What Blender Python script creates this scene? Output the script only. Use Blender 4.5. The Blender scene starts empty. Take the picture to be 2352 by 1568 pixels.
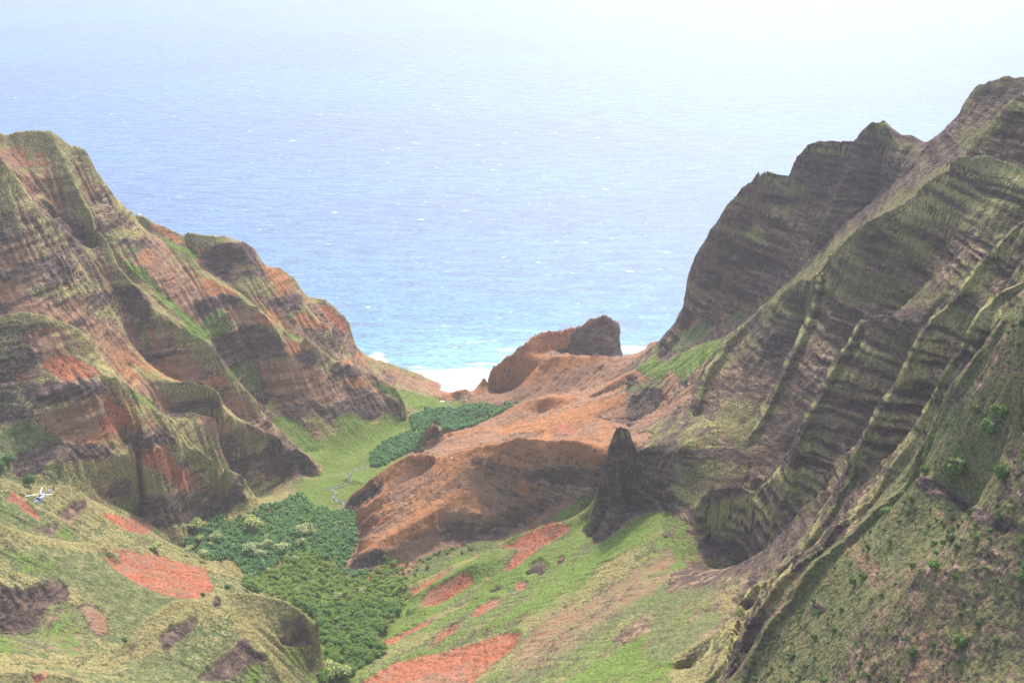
import bpy, math, random
import numpy as np
from mathutils import Vector, Matrix

S = bpy.context.scene
C = S.collection
random.seed(7)
RNG = np.random.default_rng(11)

# ------------------------------------------------------------------ camera
CAM_H = 950.0
PITCH = math.radians(19.0)
F = 3231.0                      # focal length in units of a 2352 px wide picture
CX, CY = 1176.0, 784.0
cam_d = bpy.data.cameras.new('camera')
cam = bpy.data.objects.new('camera', cam_d)
C.objects.link(cam)
cam.location = (0, 0, CAM_H)
cam.rotation_euler = (math.radians(90) - PITCH, 0, 0)
cam_d.sensor_width = 36.0
cam_d.lens = 36.0 * F / 2352.0
cam_d.clip_start = 1.0
cam_d.clip_end = 300000.0
S.camera = cam

# ------------------------------------------------------------------ light
SUN_EL, SUN_AZ = math.radians(48), math.radians(11)     # azimuth to the right of the view direction
w = bpy.data.worlds.new('World')
S.world = w
w.use_nodes = True
nt = w.node_tree
bg = nt.nodes['Background']
sky = nt.nodes.new('ShaderNodeTexSky')
sky.sky_type = 'NISHITA'
sky.sun_disc = False
sky.sun_elevation = SUN_EL
sky.sun_rotation = SUN_AZ
sky.altitude = 0
sky.air_density = 1.0
sky.dust_density = 3.2
sky.ozone_density = 1.7
nt.links.new(sky.outputs[0], bg.inputs[0])
bg.inputs[1].default_value = 0.125
sd = bpy.data.lights.new('sun', 'SUN')
sd.energy = 2.1
sd.angle = math.radians(6)
sd.color = (1.0, 0.93, 0.83)
so = bpy.data.objects.new('sun', sd)
C.objects.link(so)
sdir = Vector((math.sin(SUN_AZ) * math.cos(SUN_EL), math.cos(SUN_AZ) * math.cos(SUN_EL), math.sin(SUN_EL)))
so.rotation_euler = sdir.to_track_quat('Z', 'Y').to_euler()
so.location = (0, 0, 1500)
S.view_settings.view_transform = 'Standard'
S.view_settings.look = 'None'
S.view_settings.gamma = 1.0
S.view_settings.use_curve_mapping = False
S.view_settings.exposure = 1.25
S.cycles.volume_bounces = 1
S.cycles.max_bounces = 6

# ------------------------------------------------------------------ tags
def tag(o, label=None, cat=None, group=None, kind=None):
    if label: o['label'] = label
    if cat: o['category'] = cat
    if group: o['group'] = group
    if kind: o['kind'] = kind
    return o

# ------------------------------------------------------------------ picture <-> place
cp, sp = math.cos(PITCH), math.sin(PITCH)
def dirs(u, v):
    a = (np.asarray(u, float) - CX) / F
    b = -(np.asarray(v, float) - CY) / F
    Y = cp + b * sp
    return a / Y, (-sp + b * cp) / Y          # x and z per metre of y
def project(X, Y, Z):
    z = Z - CAM_H
    fw = Y * cp - z * sp
    up = Y * sp + z * cp
    return CX + F * X / fw, CY - F * up / fw
OR = {'A': (0, 400), 'B': (0, 1200), 'C': (0, 1800), 'D': (1300, 1100), 'E': (1300, 1800),
      'F': (2696, 200), 'G': (2696, 1000), 'H': (2696, 1800)}
K = 2352 / 4096
def fr(f, x, y):
    if f == 'V': return float(x), float(y)
    o = OR[f]
    return (o[0] + x / 1.68) * K, (o[1] + y / 1.68) * K
FLV = [870, 915, 1000, 1080, 1180, 1250, 1350, 1450, 1568, 1700]
FLZ = [2, 3, 10, 20, 35, 50, 70, 93, 118, 146]
def parse(f, pts):
    """pts: (x, y[, D]) ; missing D interpolated by arc length"""
    uv = [fr(f, p[0], p[1]) for p in pts]
    s = [0.0]
    for a, b in zip(uv, uv[1:]): s.append(s[-1] + math.hypot(a[0]-b[0], a[1]-b[1]) + 1e-6)
    k = [i for i, p in enumerate(pts) if len(p) > 2]
    D = np.interp(s, [s[i] for i in k], [pts[i][2] for i in k])
    return [(u, v, d) for (u, v), d in zip(uv, D)]
def w3(u, v, d):
    tx, tz = dirs(u, v)
    return (float(tx) * d, d, CAM_H + float(tz) * d)
LINES = []        # (list of 3d pts, weight)
REG = []          # (region index, list of 3d pts)
REGN = {}
def crest(reg, f, pts, gap=0, drop=3.0):
    P = parse(f, pts)
    if reg in ('sea_cliff', 'left_ridge', 'rock_pinnacle', 'headland'):      # broken, jagged rock along the skyline
        J = [P[0]]
        for a, b in zip(P, P[1:]):
            n = max(1, int(math.hypot(a[0] - b[0], a[1] - b[1]) / 9))
            for k in range(1, n + 1):
                t_ = k / n
                J.append((a[0] + (b[0] - a[0]) * t_, a[1] + (b[1] - a[1]) * t_ + (random.uniform(-4, 3) if k < n else 0), a[2] + (b[2] - a[2]) * t_))
        P = J
    if reg in ('cliff_wall', 'shrub_slope') and gap:      # ribs have a rounded back that faces the sea and drop steeply on the near side
        LINES.append(([w3(u - 6, v + 1, d + 6) for u, v, d in P], 20.0))
        LINES.append(([w3(u + 11, v + 21, d - 2) for u, v, d in P], 2.0))
        P = [(u + 3, v, d) for u, v, d in P]
    L = [w3(*p) for p in P]
    LINES.append((L, 20.0))
    if reg in ('cliff_wall', 'shrub_slope') and gap: P = [(u - 9, v + 1, d + 6) for u, v, d in P]
    REG.append((REGN.setdefault(reg, len(REGN)), L))
    if gap:
        G = []
        if reg in ('cliff_wall', 'shrub_slope', 'green_ridge') and drop == 3.0: drop = 5.0
        for u, v, d in P:
            x, y, z = w3(u, v, d + gap)
            if d < 2300: z = max(z, 30.0 + (2100 - y) * .04 if y < 2380 else 14)
            G.append((x, y, z - drop))
        LINES.append((G, 1.0))
def lineD(f, pts, wt=3.0):
    LINES.append(([w3(*p) for p in parse(f, pts)], wt))
def floorl(pts, reg=None, f='V'):
    L = []
    for p in pts:
        u, v = fr(f, p[0], p[1])
        z = float(np.interp(v, FLV, FLZ)) + (p[2] if len(p) > 2 else 0)
        tx, tz = dirs(u, v)
        d = (z - CAM_H) / float(tz)
        L.append((float(tx) * d, d, z))
    LINES.append((L, 5.0))
    if reg: REG.append((REGN.setdefault(reg, len(REGN)), L))
def world(pts, wt=2.0):
    LINES.append((pts, wt))

# ------------------------------------------------------------------ ridges and gullies of the valley
# --- sea side
world([(-1500, 2460, -15), (-900, 2500, -15), (-500, 2600, -15), (-250, 2600, -15), (-140, 2560, -12), (-60, 2500, -6), (-20, 2480, -2)])
world([(-1500, 2620, -30), (-400, 2680, -30), (-100, 2640, -25), (0, 2560, -14), (60, 2760, -25), (260, 2800, -25), (500, 2760, -25), (1500, 2700, -25)])
world([(-1500, 2900, -30), (1500, 2900, -30)])
world([(-20, 2480, -3), (-60, 2540, -10), (0, 2560, -12), (40, 2520, -8), (-40, 2650, -15), (50, 2700, -20)])
world([(10, 2447, -1), (-40, 2452, -1.2), (-90, 2466, -1.5), (-140, 2484, -3)], 6)
# --- left skyline
crest('left_ridge', 'A', [(-500, 260, 2120), (-150, 230), (0, 215, 2140), (40, 228), (110, 205), (220, 200), (250, 192), (320, 195), (380, 225), (440, 270), (480, 300), (540, 305),
      (580, 350, 2190), (620, 430), (690, 530), (740, 620), (790, 665), (850, 735), (920, 750), (990, 790), (1060, 830), (1180, 875, 2280), (1200, 892),
      (1310, 888), (1480, 912), (1600, 935), (1670, 955), (1710, 1000), (1740, 1080), (1790, 1105), (1900, 1130), (1970, 1180), (2000, 1240), (2030, 1300, 2400),
      (2130, 1325), (2180, 1330), (2250, 1390), (2352, 1480, 2440)], gap=0)
lineD('V', [(690, 660, 2440), (705, 676, 2460), (745, 700, 2475), (800, 760, 2500)], 1)
crest('left_ridge', 'V', [(790, 735, 2440), (805, 750), (812, 780), (817, 808), (826, 822), (850, 845), (875, 862), (900, 875), (935, 893), (960, 905), (985, 908), (1005, 917), (1022, 925, 2421)])
# back of the skyline falls to the sea
world([(-1300, 2330, 280), (-900, 2340, 270), (-620, 2380, 200), (-420, 2440, 130), (-250, 2480, 60), (-170, 2510, 20)])
# --- fluted crests under the left skyline
crest('left_ridge', 'A', [(-300, 150, 1900), (0, 385, 1930), (100, 500), (260, 720), (400, 880), (490, 1060), (590, 1180), (740, 1290, 2020), (760, 1370), (840, 1480, 2000)], gap=80)
crest('left_ridge', 'A', [(345, 215, 2160), (400, 330), (440, 430), (480, 520), (570, 690), (660, 850), (740, 965), (780, 1090), (850, 1180), (900, 1230, 2040), (1000, 1370), (1100, 1450), (1250, 1520), (1400, 1580, 2080)], gap=0)
lineD('A', [(60, 250, 2140), (130, 370, 2120), (220, 500, 2095), (330, 680, 2070), (420, 800, 2050), (480, 900, 2035), (600, 1040, 2030), (700, 1180, 2030), (800, 1290, 2035)], 2)
# green chute and the crest beyond it
crest('left_ridge', 'A', [(850, 740, 2250), (950, 850), (1060, 920), (1190, 990), (1300, 1060), (1400, 1190), (1530, 1260), (1640, 1330, 2230), (1760, 1430), (1880, 1560, 2220)], gap=0)
lineD('A', [(680, 880, 2120), (770, 1010), (900, 1130, 2110), (1050, 1270), (1200, 1400, 2105), (1350, 1530, 2100), (1400, 1620, 2090)], 2)
lineD('A', [(1180, 890, 2300), (1250, 980), (1330, 1060, 2270), (1380, 1150), (1550, 1230, 2260)], 1)
lineD('A', [(1330, 1060, 2275), (1480, 960, 2300), (1650, 960, 2310)], 1)
lineD('A', [(1340, 1150, 2262), (1530, 1180, 2282), (1560, 1110, 2290)], 1)
crest('left_ridge', 'B', [(1730, 30, 2230), (1790, 100), (1890, 180), (1980, 270), (2100, 330), (2250, 410), (2352, 410, 2300)])
lineD('B', [(1540, 60, 2190), (1450, 150), (1440, 270, 2160), (1500, 440, 2130)], 1)
lineD('B', [(1880, 60, 2290), (1900, 170, 2275), (1960, 260, 2262)], 1)
crest('left_ridge', 'B', [(2040, 50, 2330), (2120, 110), (2210, 180), (2260, 300), (2290, 390, 2340)])
crest('left_ridge', 'V', [(770, 790, 2340), (812, 830, 2350), (850, 850), (905, 885), (935, 940, 2310)])
lineD('V', [(845, 880, 2355), (880, 905, 2360), (935, 925, 2370), (960, 940, 2350)], 2)
lineD('V', [(700, 770, 2250), (760, 820, 2280), (830, 860, 2310), (870, 900, 2310), (930, 940, 2300)], 1)
# far left slopes down to the green flat
lineD('V', [(620, 925, 2160), (650, 960), (700, 985), (745, 1010, 2150), (800, 965, 2210), (860, 972, 2255), (905, 955, 2290)], 2)
# --- third and second spurs
crest('brown_spur', 'B', [(1000, 10, 2060), (1100, 100), (1200, 170), (1320, 250), (1420, 300), (1450, 360), (1500, 450, 2060), (1600, 560), (1700, 640), (1780, 770, 2110)], gap=60)
lineD('B', [(1780, 780, 2120), (1860, 860, 2130), (1980, 1000, 2090), (2100, 1060, 2080)], 2)
crest('brown_spur', 'B', [(860, 470, 1930), (930, 480), (1000, 512), (1150, 545), (1300, 553), (1420, 578), (1475, 620), (1490, 730, 1960), (1600, 810), (1750, 860), (1850, 900), (1950, 960), (2060, 1040), (2180, 1165, 2055)], gap=75)
lineD('B', [(1480, 640, 1955), (1430, 760, 1935), (1250, 750, 1900), (1090, 760, 1870)], 1)
# --- first spur (red scars)
crest('scarred_spur', 'B', [(-300, 130, 1700), (0, 110, 1720), (150, 76), (300, 92), (420, 138), (520, 180), (600, 250), (660, 315, 1800)], gap=90)
crest('scarred_spur', 'B', [(430, 325, 1740), (520, 370), (690, 450), (860, 570, 1790), (960, 670), (1080, 760), (1160, 850), (1200, 910), (1300, 970), (1400, 1050), (1560, 1140), (1640, 1180, 1890), (1640, 1320, 1880)], gap=70)
lineD('B', [(0, 860, 1640), (180, 700, 1660), (120, 560, 1680), (90, 480, 1690)], 1)
lineD('B', [(160, 690, 1650), (420, 560, 1690), (690, 560, 1740), (780, 500, 1760)], 1)
lineD('B', [(160, 760, 1640), (420, 690, 1675), (660, 620, 1725)], 1)
lineD('B', [(120, 1010, 1610), (330, 960, 1640), (700, 940, 1700), (1180, 900, 1800)], 1)
lineD('B', [(150, 1090, 1600), (400, 1060, 1625), (760, 1010, 1690), (1100, 980, 1760)], 1)
lineD('B', [(-200, 1110, 1560), (0, 1080, 1575), (100, 1160, 1580), (240, 1220, 1590), (420, 1250, 1600), (600, 1310, 1630), (800, 1400, 1680), (960, 1480, 1720), (1020, 1520, 1740)], 3)
lineD('B', [(860, 1180, 1745), (1000, 1480, 1740)], 1)
lineD('B', [(1640, 1180, 1888), (1630, 1300, 1860), (1560, 1390, 1850)], 1)
# --- grassy hills, near left
crest('grass_hill', 'C', [(-300, 150, 1480), (0, 190, 1500), (70, 200), (150, 238), (300, 242), (420, 232), (520, 250), (590, 310), (640, 345), (700, 385), (850, 430), (960, 500), (1050, 580), (1150, 630), (1270, 680), (1345, 712, 1690)], gap=45)
crest('grass_hill', 'C', [(-300, 430, 1330), (0, 488, 1350), (200, 560), (400, 600), (560, 622), (720, 648, 1450), (900, 655), (1050, 690), (1200, 740), (1400, 740), (1560, 735), (1610, 790), (1645, 900, 1600)], gap=40)
crest('grassy_knoll', 'C', [(700, 1470, 1150), (790, 1390, 1170), (850, 1290), (900, 1210), (1000, 1110), (1150, 1020), (1300, 975), (1420, 958, 1290), (1500, 965), (1620, 950), (1780, 980), (1920, 1000), (2030, 1080), (2130, 1160), (2150, 1300), (2160, 1564, 1310)], gap=50)
crest('grassy_knoll', 'C', [(1500, 965, 1292), (1600, 1070), (1700, 1200), (1800, 1340), (1860, 1500), (1870, 1700, 1190)])
lineD('C', [(0, 1290, 1235), (250, 1230, 1245), (500, 1330, 1215), (560, 1450, 1175)], 1)
lineD('C', [(-200, 880, 1250), (0, 900, 1275), (250, 880, 1305), (420, 870, 1330), (480, 1010, 1300)], 1)
lineD('C', [(0, 1220, 1240), (200, 1180, 1255), (330, 1060, 1290), (480, 1010, 1302)], 1)
lineD('C', [(720, 720, 1440), (980, 910, 1390), (1150, 1010, 1385), (1000, 1120, 1330), (850, 1290, 1270), (750, 1400, 1230)], 1)
crest('grassy_knoll', 'C', [(-300, 1340, 1080), (0, 1360, 1100), (150, 1368), (280, 1390), (330, 1440), (550, 1460), (700, 1420), (800, 1398, 1165)], gap=35)
crest('grassy_knoll', 'C', [(-200, 1520, 1040), (0, 1500, 1050), (200, 1480), (320, 1500), (500, 1520), (700, 1620, 1080)], gap=0)
lineD('V', [(-200, 1700, 980), (400, 1700, 1040), (700, 1700, 1120), (760, 1650, 1230)], 1)
# --- valley floor
FLOOR_L = [(1030, 925), (985, 935), (960, 945), (905, 985), (860, 1010), (780, 1050), (748, 1092), (660, 1105), (570, 1155), (513, 1182), (430, 1235), (440, 1270), (470, 1290), (562, 1335), (600, 1352), (700, 1395), (745, 1450), (752, 1568), (760, 1680)]
FLOOR_R = [(1038, 932), (1060, 936), (1110, 940), (1165, 938), (1120, 965), (1060, 985), (1000, 1010), (960, 1040), (900, 1062), (862, 1085), (800, 1145), (793, 1170), (815, 1190), (828, 1250), (795, 1300), (880, 1345), (935, 1385), (930, 1440), (880, 1475), (840, 1540), (800, 1600), (800, 1690)]
floorl(FLOOR_L); floorl(FLOOR_R)
floorl([(1030, 928), (1010, 945), (990, 975), (930, 1030), (850, 1080), (790, 1120), (740, 1180), (700, 1240), (720, 1310), (800, 1400), (810, 1500), (780, 1600)], 'valley_floor')
floorl([(600, 1180), (600, 1250), (650, 1320)], 'valley_floor')
floorl([(850, 1400), (830, 1480)], 'valley_floor')
# --- headland
crest('headland', 'D', [(800, 842, 2425), (870, 772), (950, 760, 2435), (985, 782), (1000, 770), (1060, 680), (1120, 610), (1250, 520), (1350, 440, 2480), (1470, 370), (1600, 360), (1670, 340), (1760, 300),
      (1840, 265, 2590), (1900, 258), (1945, 290), (1970, 330, 2630), (1978, 400, 2640)], gap=0)
world([(30, 2490, -4), (70, 2560, -6), (110, 2640, -10), (190, 2700, -10), (240, 2700, -10)])
lineD('D', [(1978, 380, 2640), (1985, 480, 2640), (1990, 545, 2630)], 3)
lineD('D', [(1400, 530, 2470), (1540, 500, 2510), (1640, 520, 2530), (1760, 540, 2530), (1900, 548, 2560)], 2)
crest('headland', 'D', [(1480, 548, 2415), (1600, 540), (1750, 547), (1830, 520, 2385), (1880, 545), (2040, 545), (2120, 510), (2200, 440), (2260, 440), (2352, 370, 2330)], gap=0)
world([(226, 2690, -8), (224, 2660, -6), (226, 2600, -4), (238, 2560, -2), (300, 2580, -3), (420, 2600, -3)], 6)
lineD('D', [(980, 880, 2385), (1100, 870, 2380), (1300, 855, 2365), (1450, 800, 2345), (1700, 790, 2315), (1850, 740, 2295), (2050, 620, 2275), (2352, 480, 2230)], 2)
# --- orange spurs
crest('orange_spur', 'D', [(1040, 1005, 2285), (1150, 930, 2255), (1250, 880, 2230), (1400, 822), (1530, 800, 2180), (1680, 812), (1850, 768, 2150), (2000, 672), (2120, 600, 2130), (2352, 540, 2115)], gap=60)
crest('orange_spur', 'D', [(1440, 950, 2170), (1560, 880), (1750, 850, 2110), (1900, 790), (2050, 715, 2060), (2120, 670), (2352, 600, 2020)], gap=50)
crest('orange_spur', 'D', [(690, 1190, 2120), (800, 1060, 2170), (900, 1040, 2140), (1050, 1020), (1160, 1030), (1300, 1000), (1450, 960, 2010), (1600, 930), (1800, 950, 1935), (2000, 980), (2352, 920, 1850)], gap=70)
crest('orange_spur', 'D', [(640, 1085, 2150), (700, 1020), (740, 990, 2155), (790, 1040), (830, 1100, 2140)], gap=12)
crest('red_spur', 'D', [(130, 1545, 1905), (200, 1452, 1895), (300, 1370), (420, 1288), (570, 1193, 1860), (700, 1200), (790, 1215), (900, 1180, 1815), (1000, 1150), (1150, 1120, 1785), (1300, 1090, 1770), (1500, 1095), (1700, 1105, 1735), (1850, 1150), (1900, 1180, 1715)], gap=110)
crest('red_spur', 'D', [(800, 1220, 1838), (700, 1290), (560, 1370), (400, 1460), (230, 1564, 1820), (200, 1640, 1815)])
lineD('D', [(130, 1560, 1895), (250, 1540, 1870), (300, 1500, 1865)], 1)
lineD('E', [(220, 500, 1775), (300, 430, 1775), (450, 380, 1780)], 1)
crest('red_spur', 'E', [(1150, 200, 1755), (900, 300, 1745), (700, 420), (500, 530), (300, 640), (190, 710), (130, 810, 1665)])
lineD('E', [(240, 590, 1700), (400, 540, 1712), (520, 480, 1722)], 1)
lineD('E', [(120, 830, 1650), (300, 800, 1662), (480, 780, 1672), (640, 710, 1684), (760, 600, 1700)], 2)
lineD('E', [(720, 480, 1718), (760, 600, 1704), (860, 655, 1692), (1000, 620, 1696), (1200, 600, 1696), (1400, 520, 1692), (1800, 300, 1688)], 2)
lineD('E', [(760, 450, 1724), (1000, 520, 1712), (1150, 560, 1706), (1350, 440, 1714), (1500, 380, 1712)], 1)
lineD('E', [(880, 340, 1740), (1000, 400, 1722), (1100, 440, 1716), (1250, 360, 1728)], 1)
lineD('D', [(1350, 1300, 1742), (1550, 1290, 1734), (1850, 1290, 1706)], 1)
lineD('D', [(1350, 1350, 1732), (1550, 1390, 1722), (1850, 1370, 1698)], 1)
lineD('D', [(1000, 1290, 1775), (1150, 1230, 1768), (1300, 1180, 1758)], 1)
# --- scarred green spurs below the pinnacle
crest('green_spur', 'E', [(520, 930, 1570), (600, 885), (700, 840), (850, 765), (1000, 705, 1620), (1100, 672), (1200, 620), (1350, 540), (1480, 490), (1550, 470, 1630), (1630, 475), (1700, 430), (1800, 368, 1650)], gap=35)
crest('green_spur', 'E', [(600, 960, 1545), (750, 890), (900, 810), (1000, 760, 1575), (1100, 740), (1200, 700, 1590)])
crest('green_spur', 'E', [(560, 1060, 1500), (750, 1020), (900, 960, 1530), (1060, 880), (1180, 820), (1350, 740, 1560), (1500, 650), (1650, 580, 1600), (1780, 480, 1630)], gap=8, drop=1)
crest('green_spur', 'E', [(350, 1290, 1430), (550, 1180), (750, 1090, 1470), (900, 1060), (1050, 960), (1150, 950, 1500), (1290, 840, 1520)], gap=8, drop=1)
lineD('E', [(960, 1250, 1375), (1100, 1160, 1390), (1300, 1060, 1410), (1500, 940, 1440), (1700, 810, 1480), (1900, 650, 1530), (2040, 480, 1560)], 2)
crest('green_spur', 'E', [(180, 1580, 1285), (250, 1520, 1300), (400, 1445, 1330), (550, 1388, 1350), (700, 1368), (900, 1310), (1100, 1245), (1290, 1178, 1350)], gap=14, drop=1)
crest('green_spur', 'E', [(1290, 1178, 1350), (1420, 1100, 1370), (1650, 960, 1400), (1900, 780, 1440), (2100, 600, 1490), (2200, 450, 1540)])
lineD('E', [(210, 1660, 1235), (600, 1564, 1265), (1000, 1450, 1290), (1300, 1290, 1320)], 1)
lineD('V', [(850, 1700, 1180), (1200, 1700, 1060), (1450, 1700, 965), (1600, 1640, 955)], 1)
lineD('V', [(1300, 1568, 1150), (1400, 1520, 1180), (1550, 1440, 1215), (1690, 1370, 1260)], 1)
crest('green_spur', 'H', [(-500, 1660, 1060), (-200, 1500, 1080), (0, 1392, 1095), (150, 1290), (300, 1190), (420, 1105, 1130)], gap=30)
# --- pinnacle and the cliff behind it
crest('rock_pinnacle', 'D', [(1840, 1480, 1615), (1855, 1340, 1615), (1900, 1200, 1615), (1930, 1100, 1612), (1958, 1010, 1610), (1990, 1003), (2040, 1030), (2060, 1090, 1610), (2120, 1180, 1600)], gap=45, drop=30)
crest('rock_pinnacle', 'D', [(2120, 1180, 1600), (2200, 1130, 1610), (2280, 1080, 1640), (2352, 1040, 1670)], gap=25)
crest('rock_pinnacle', 'G', [(200, 1120, 1650), (240, 1180, 1620), (150, 1260, 1600), (60, 1310, 1580)])
lineD('E', [(1840, 210, 1612), (1855, 300, 1608), (1800, 400, 1606), (1785, 635, 1600)], 3)
CLIFF_BASE = [(1358, 1249, 1600), (1396, 1239, 1600), (1447, 1187, 1592), (1498, 1165, 1572), (1550, 1180, 1530), (1590, 1215, 1490), (1615, 1260, 1465), (1630, 1307, 1440), (1661, 1330, 1430), (1695, 1317, 1420), (1722, 1302, 1405)]
lineD('V', CLIFF_BASE, 4)
lineD('E', [(1990, -30, 1600), (1975, 150, 1585), (1940, 330, 1578), (1880, 480, 1578), (1830, 600, 1588)], 2)
lineD('E', [(2090, -10, 1612), (2110, 120, 1610), (2090, 260, 1600), (2120, 360, 1585)], 2)
lineD('E', [(2200, 60, 1590), (2240, 200, 1575), (2230, 330, 1565)], 2)
lineD('E', [(1860, 60, 1606), (1850, 250, 1602), (1820, 420, 1600)], 1)
crest('cliff_wall', 'H', [(-60, 240, 1555), (60, 320, 1540), (170, 370, 1530), (215, 260, 1500), (330, 235, 1480), (450, 228, 1470), (520, 290, 1450), (600, 420, 1420)])
lineD('H', [(240, 420, 1492), (420, 520, 1462), (540, 640, 1430)], 1)
lineD('H', [(200, 560, 1500), (330, 700, 1462), (430, 720, 1445), (500, 740, 1425)], 1)
# --- great fluted wall
crest('sea_cliff', 'G', [(-40, 560, 2270), (75, 475, 2250), (85, 350), (90, 220), (118, 100, 2240), (120, 60)], gap=40)
crest('sea_cliff', 'F', [(108, 1550, 2240), (120, 1440), (175, 1330), (230, 1220), (300, 1130), (370, 1010), (450, 930), (530, 870), (570, 780), (600, 773, 2150), (650, 810), (720, 830), (770, 843),
      (790, 810), (840, 700), (890, 630), (1000, 605), (1100, 610), (1210, 610, 2080), (1260, 540), (1340, 475), (1410, 475), (1470, 530), (1530, 575), (1600, 575), (1700, 630, 2010),
      (1760, 600), (1860, 510), (1910, 485), (1920, 440), (1960, 350), (1990, 290), (2030, 230), (2200, 178), (2320, 180, 1900), (2450, 200), (2900, 150, 1850)], gap=0)
world([(250, 2400, 100), (450, 2420, 100), (700, 2420, 120), (1200, 2350, 200), (1500, 2300, 200)], 1)
world([(420, 2560, 0), (500, 2580, 0), (900, 2560, 0), (1500, 2500, 0)], 1)
crest('sea_cliff', 'F', [(770, 843, 2130), (770, 1000, 2115), (740, 1200, 2095), (720, 1400, 2075), (700, 1560, 2060)])
lineD('F', [(700, 860, 2150), (690, 1050, 2150), (620, 1300, 2150), (520, 1560, 2150)], 1)
crest('sea_cliff', 'F', [(1210, 620, 2070), (1190, 780, 2045), (1100, 930, 2030), (1020, 1130, 2010), (930, 1330, 1995), (860, 1520, 1980)])
lineD('F', [(1120, 640, 2090), (1110, 850, 2075), (950, 1050, 2060), (850, 1350, 2040), (780, 1600, 2020)], 1)
lineD('F', [(1380, 1000, 2020), (1300, 1100, 2010), (1200, 1190, 1995)], 1)
crest('sea_cliff', 'F', [(1410, 480, 2040), (1520, 700, 1990), (1560, 900, 1950)])
lineD('G', [(240, 570, 2130), (240, 440, 2150), (480, 480, 2080), (560, 420, 2060), (720, 320, 2020)], 1)
crest('green_ridge', 'F', [(2600, 150, 1600), (2352, 290, 1650), (2250, 350), (2190, 420), (2150, 470, 1680), (2040, 580), (1980, 690), (1850, 740, 1700), (1800, 800)], gap=50)
crest('green_ridge', 'G', [(0, 720, 2090), (150, 640, 2040), (330, 595, 1970)], gap=30)
crest('cliff_wall', 'G', [(330, 595, 1900), (380, 560), (450, 500), (560, 420), (610, 350), (730, 318), (750, 260), (850, 190), (1000, 140, 1760), (1040, 80), (1090, 10)], gap=80)
crest('cliff_wall', 'F', [(1090, 1345, 1740), (1200, 1230), (1300, 1140), (1450, 1070), (1650, 950), (1700, 870), (1850, 790), (1900, 720), (1970, 708, 1560), (2100, 700), (2230, 735), (2352, 790, 1480), (2700, 900, 1400)], gap=110)
crest('cliff_wall', 'G', [(450, 500, 1850), (420, 560), (340, 610), (320, 700), (250, 760), (200, 860), (175, 960), (160, 1050, 1730), (110, 1100)], gap=30)
crest('cliff_wall', 'G', [(1000, 140, 1750), (960, 300), (920, 450), (850, 590), (780, 730), (700, 900), (620, 1070, 1620), (560, 1170), (500, 1250, 1590)], gap=60)
crest('cliff_wall', 'G', [(1680, 490, 1400), (1620, 460), (1480, 430, 1450), (1380, 420), (1260, 462, 1490), (1200, 590), (1100, 740), (1040, 860), (990, 980), (920, 1080), (870, 1200), (830, 1330), (790, 1480, 1400)], gap=150)
crest('cliff_wall', 'H', [(790, 150, 1400), (800, 185), (720, 320), (660, 450), (600, 620), (540, 750), (520, 850, 1392)], gap=100)
crest('cliff_wall', 'F', [(2700, 800, 1180), (2500, 1000, 1240), (2352, 1150, 1280), (2200, 1290), (2050, 1450), (1990, 1550, 1280)], gap=150)
crest('cliff_wall', 'G', [(2100, 30, 1285), (2000, 150), (1930, 270), (1800, 400), (1700, 500), (1630, 640), (1530, 850), (1440, 980), (1350, 1120), (1290, 1220), (1210, 1380), (1205, 1500, 1250)], gap=135)
crest('cliff_wall', 'H', [(1200, 160, 1248), (1100, 290), (1060, 400), (940, 550), (870, 640), (760, 740), (660, 830), (540, 900), (460, 1010, 1150), (430, 1100, 1110), (380, 1230, 1060), (340, 1400, 1030), (200, 1564, 1010), (50, 1700, 990)], gap=100)
crest('cliff_wall', 'G', [(2700, 60, 1060), (2352, 210, 1110), (2200, 280), (2080, 380), (1980, 520), (1930, 650), (1870, 750), (1790, 880), (1740, 1000), (1660, 1140), (1620, 1240), (1540, 1350), (1420, 1510, 1100)], gap=130)
crest('cliff_wall', 'H', [(1420, 150, 1100), (1400, 200), (1340, 320), (1230, 400), (1180, 440), (1050, 520), (1000, 640), (900, 700), (700, 870), (560, 1080), (450, 1250, 1020), (420, 1400, 1000), (330, 1564, 985)], gap=70)
crest('shrub_slope', 'G', [(2700, 100, 880), (2352, 330, 960), (2200, 490), (2100, 640), (1990, 760), (1900, 880), (1850, 960), (1780, 1120), (1720, 1250), (1650, 1360), (1600, 1480), (1640, 1425, 975), ][:-1] + [(1590, 1540, 975)], gap=110)
crest('shrub_slope', 'H', [(1640, 100, 975), (1570, 230), (1490, 290), (1350, 400), (1220, 540), (1100, 620), (980, 720), (880, 840), (810, 940), (800, 1000), (700, 1080), (640, 1170), (580, 1270), (520, 1400), (450, 1564, 930), (380, 1750, 900)], gap=75)
crest('shrub_slope', 'H', [(1640, 205, 950), (1720, 190, 935), (1800, 270, 925), (1950, 380, 905), (2100, 470, 880), (2352, 570, 840), (2700, 700, 800)])
lineD('H', [(1640, 260, 935), (1760, 290, 920), (1950, 420, 892), (2100, 510, 868), (2352, 620, 825)], 1)
lineD('G', [(2352, 700, 850), (2352, 1200, 835), (2700, 1200, 780)], 1)
lineD('V', [(2352, 1568, 690), (2100, 1568, 760), (1850, 1568, 860)], 1)
lineD('V', [(2500, 1800, 600), (2100, 1800, 660), (1700, 1800, 760)], 1)
lineD('V', [(2450, 1300, 730), (2100, 1300, 830)], 1)

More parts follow.
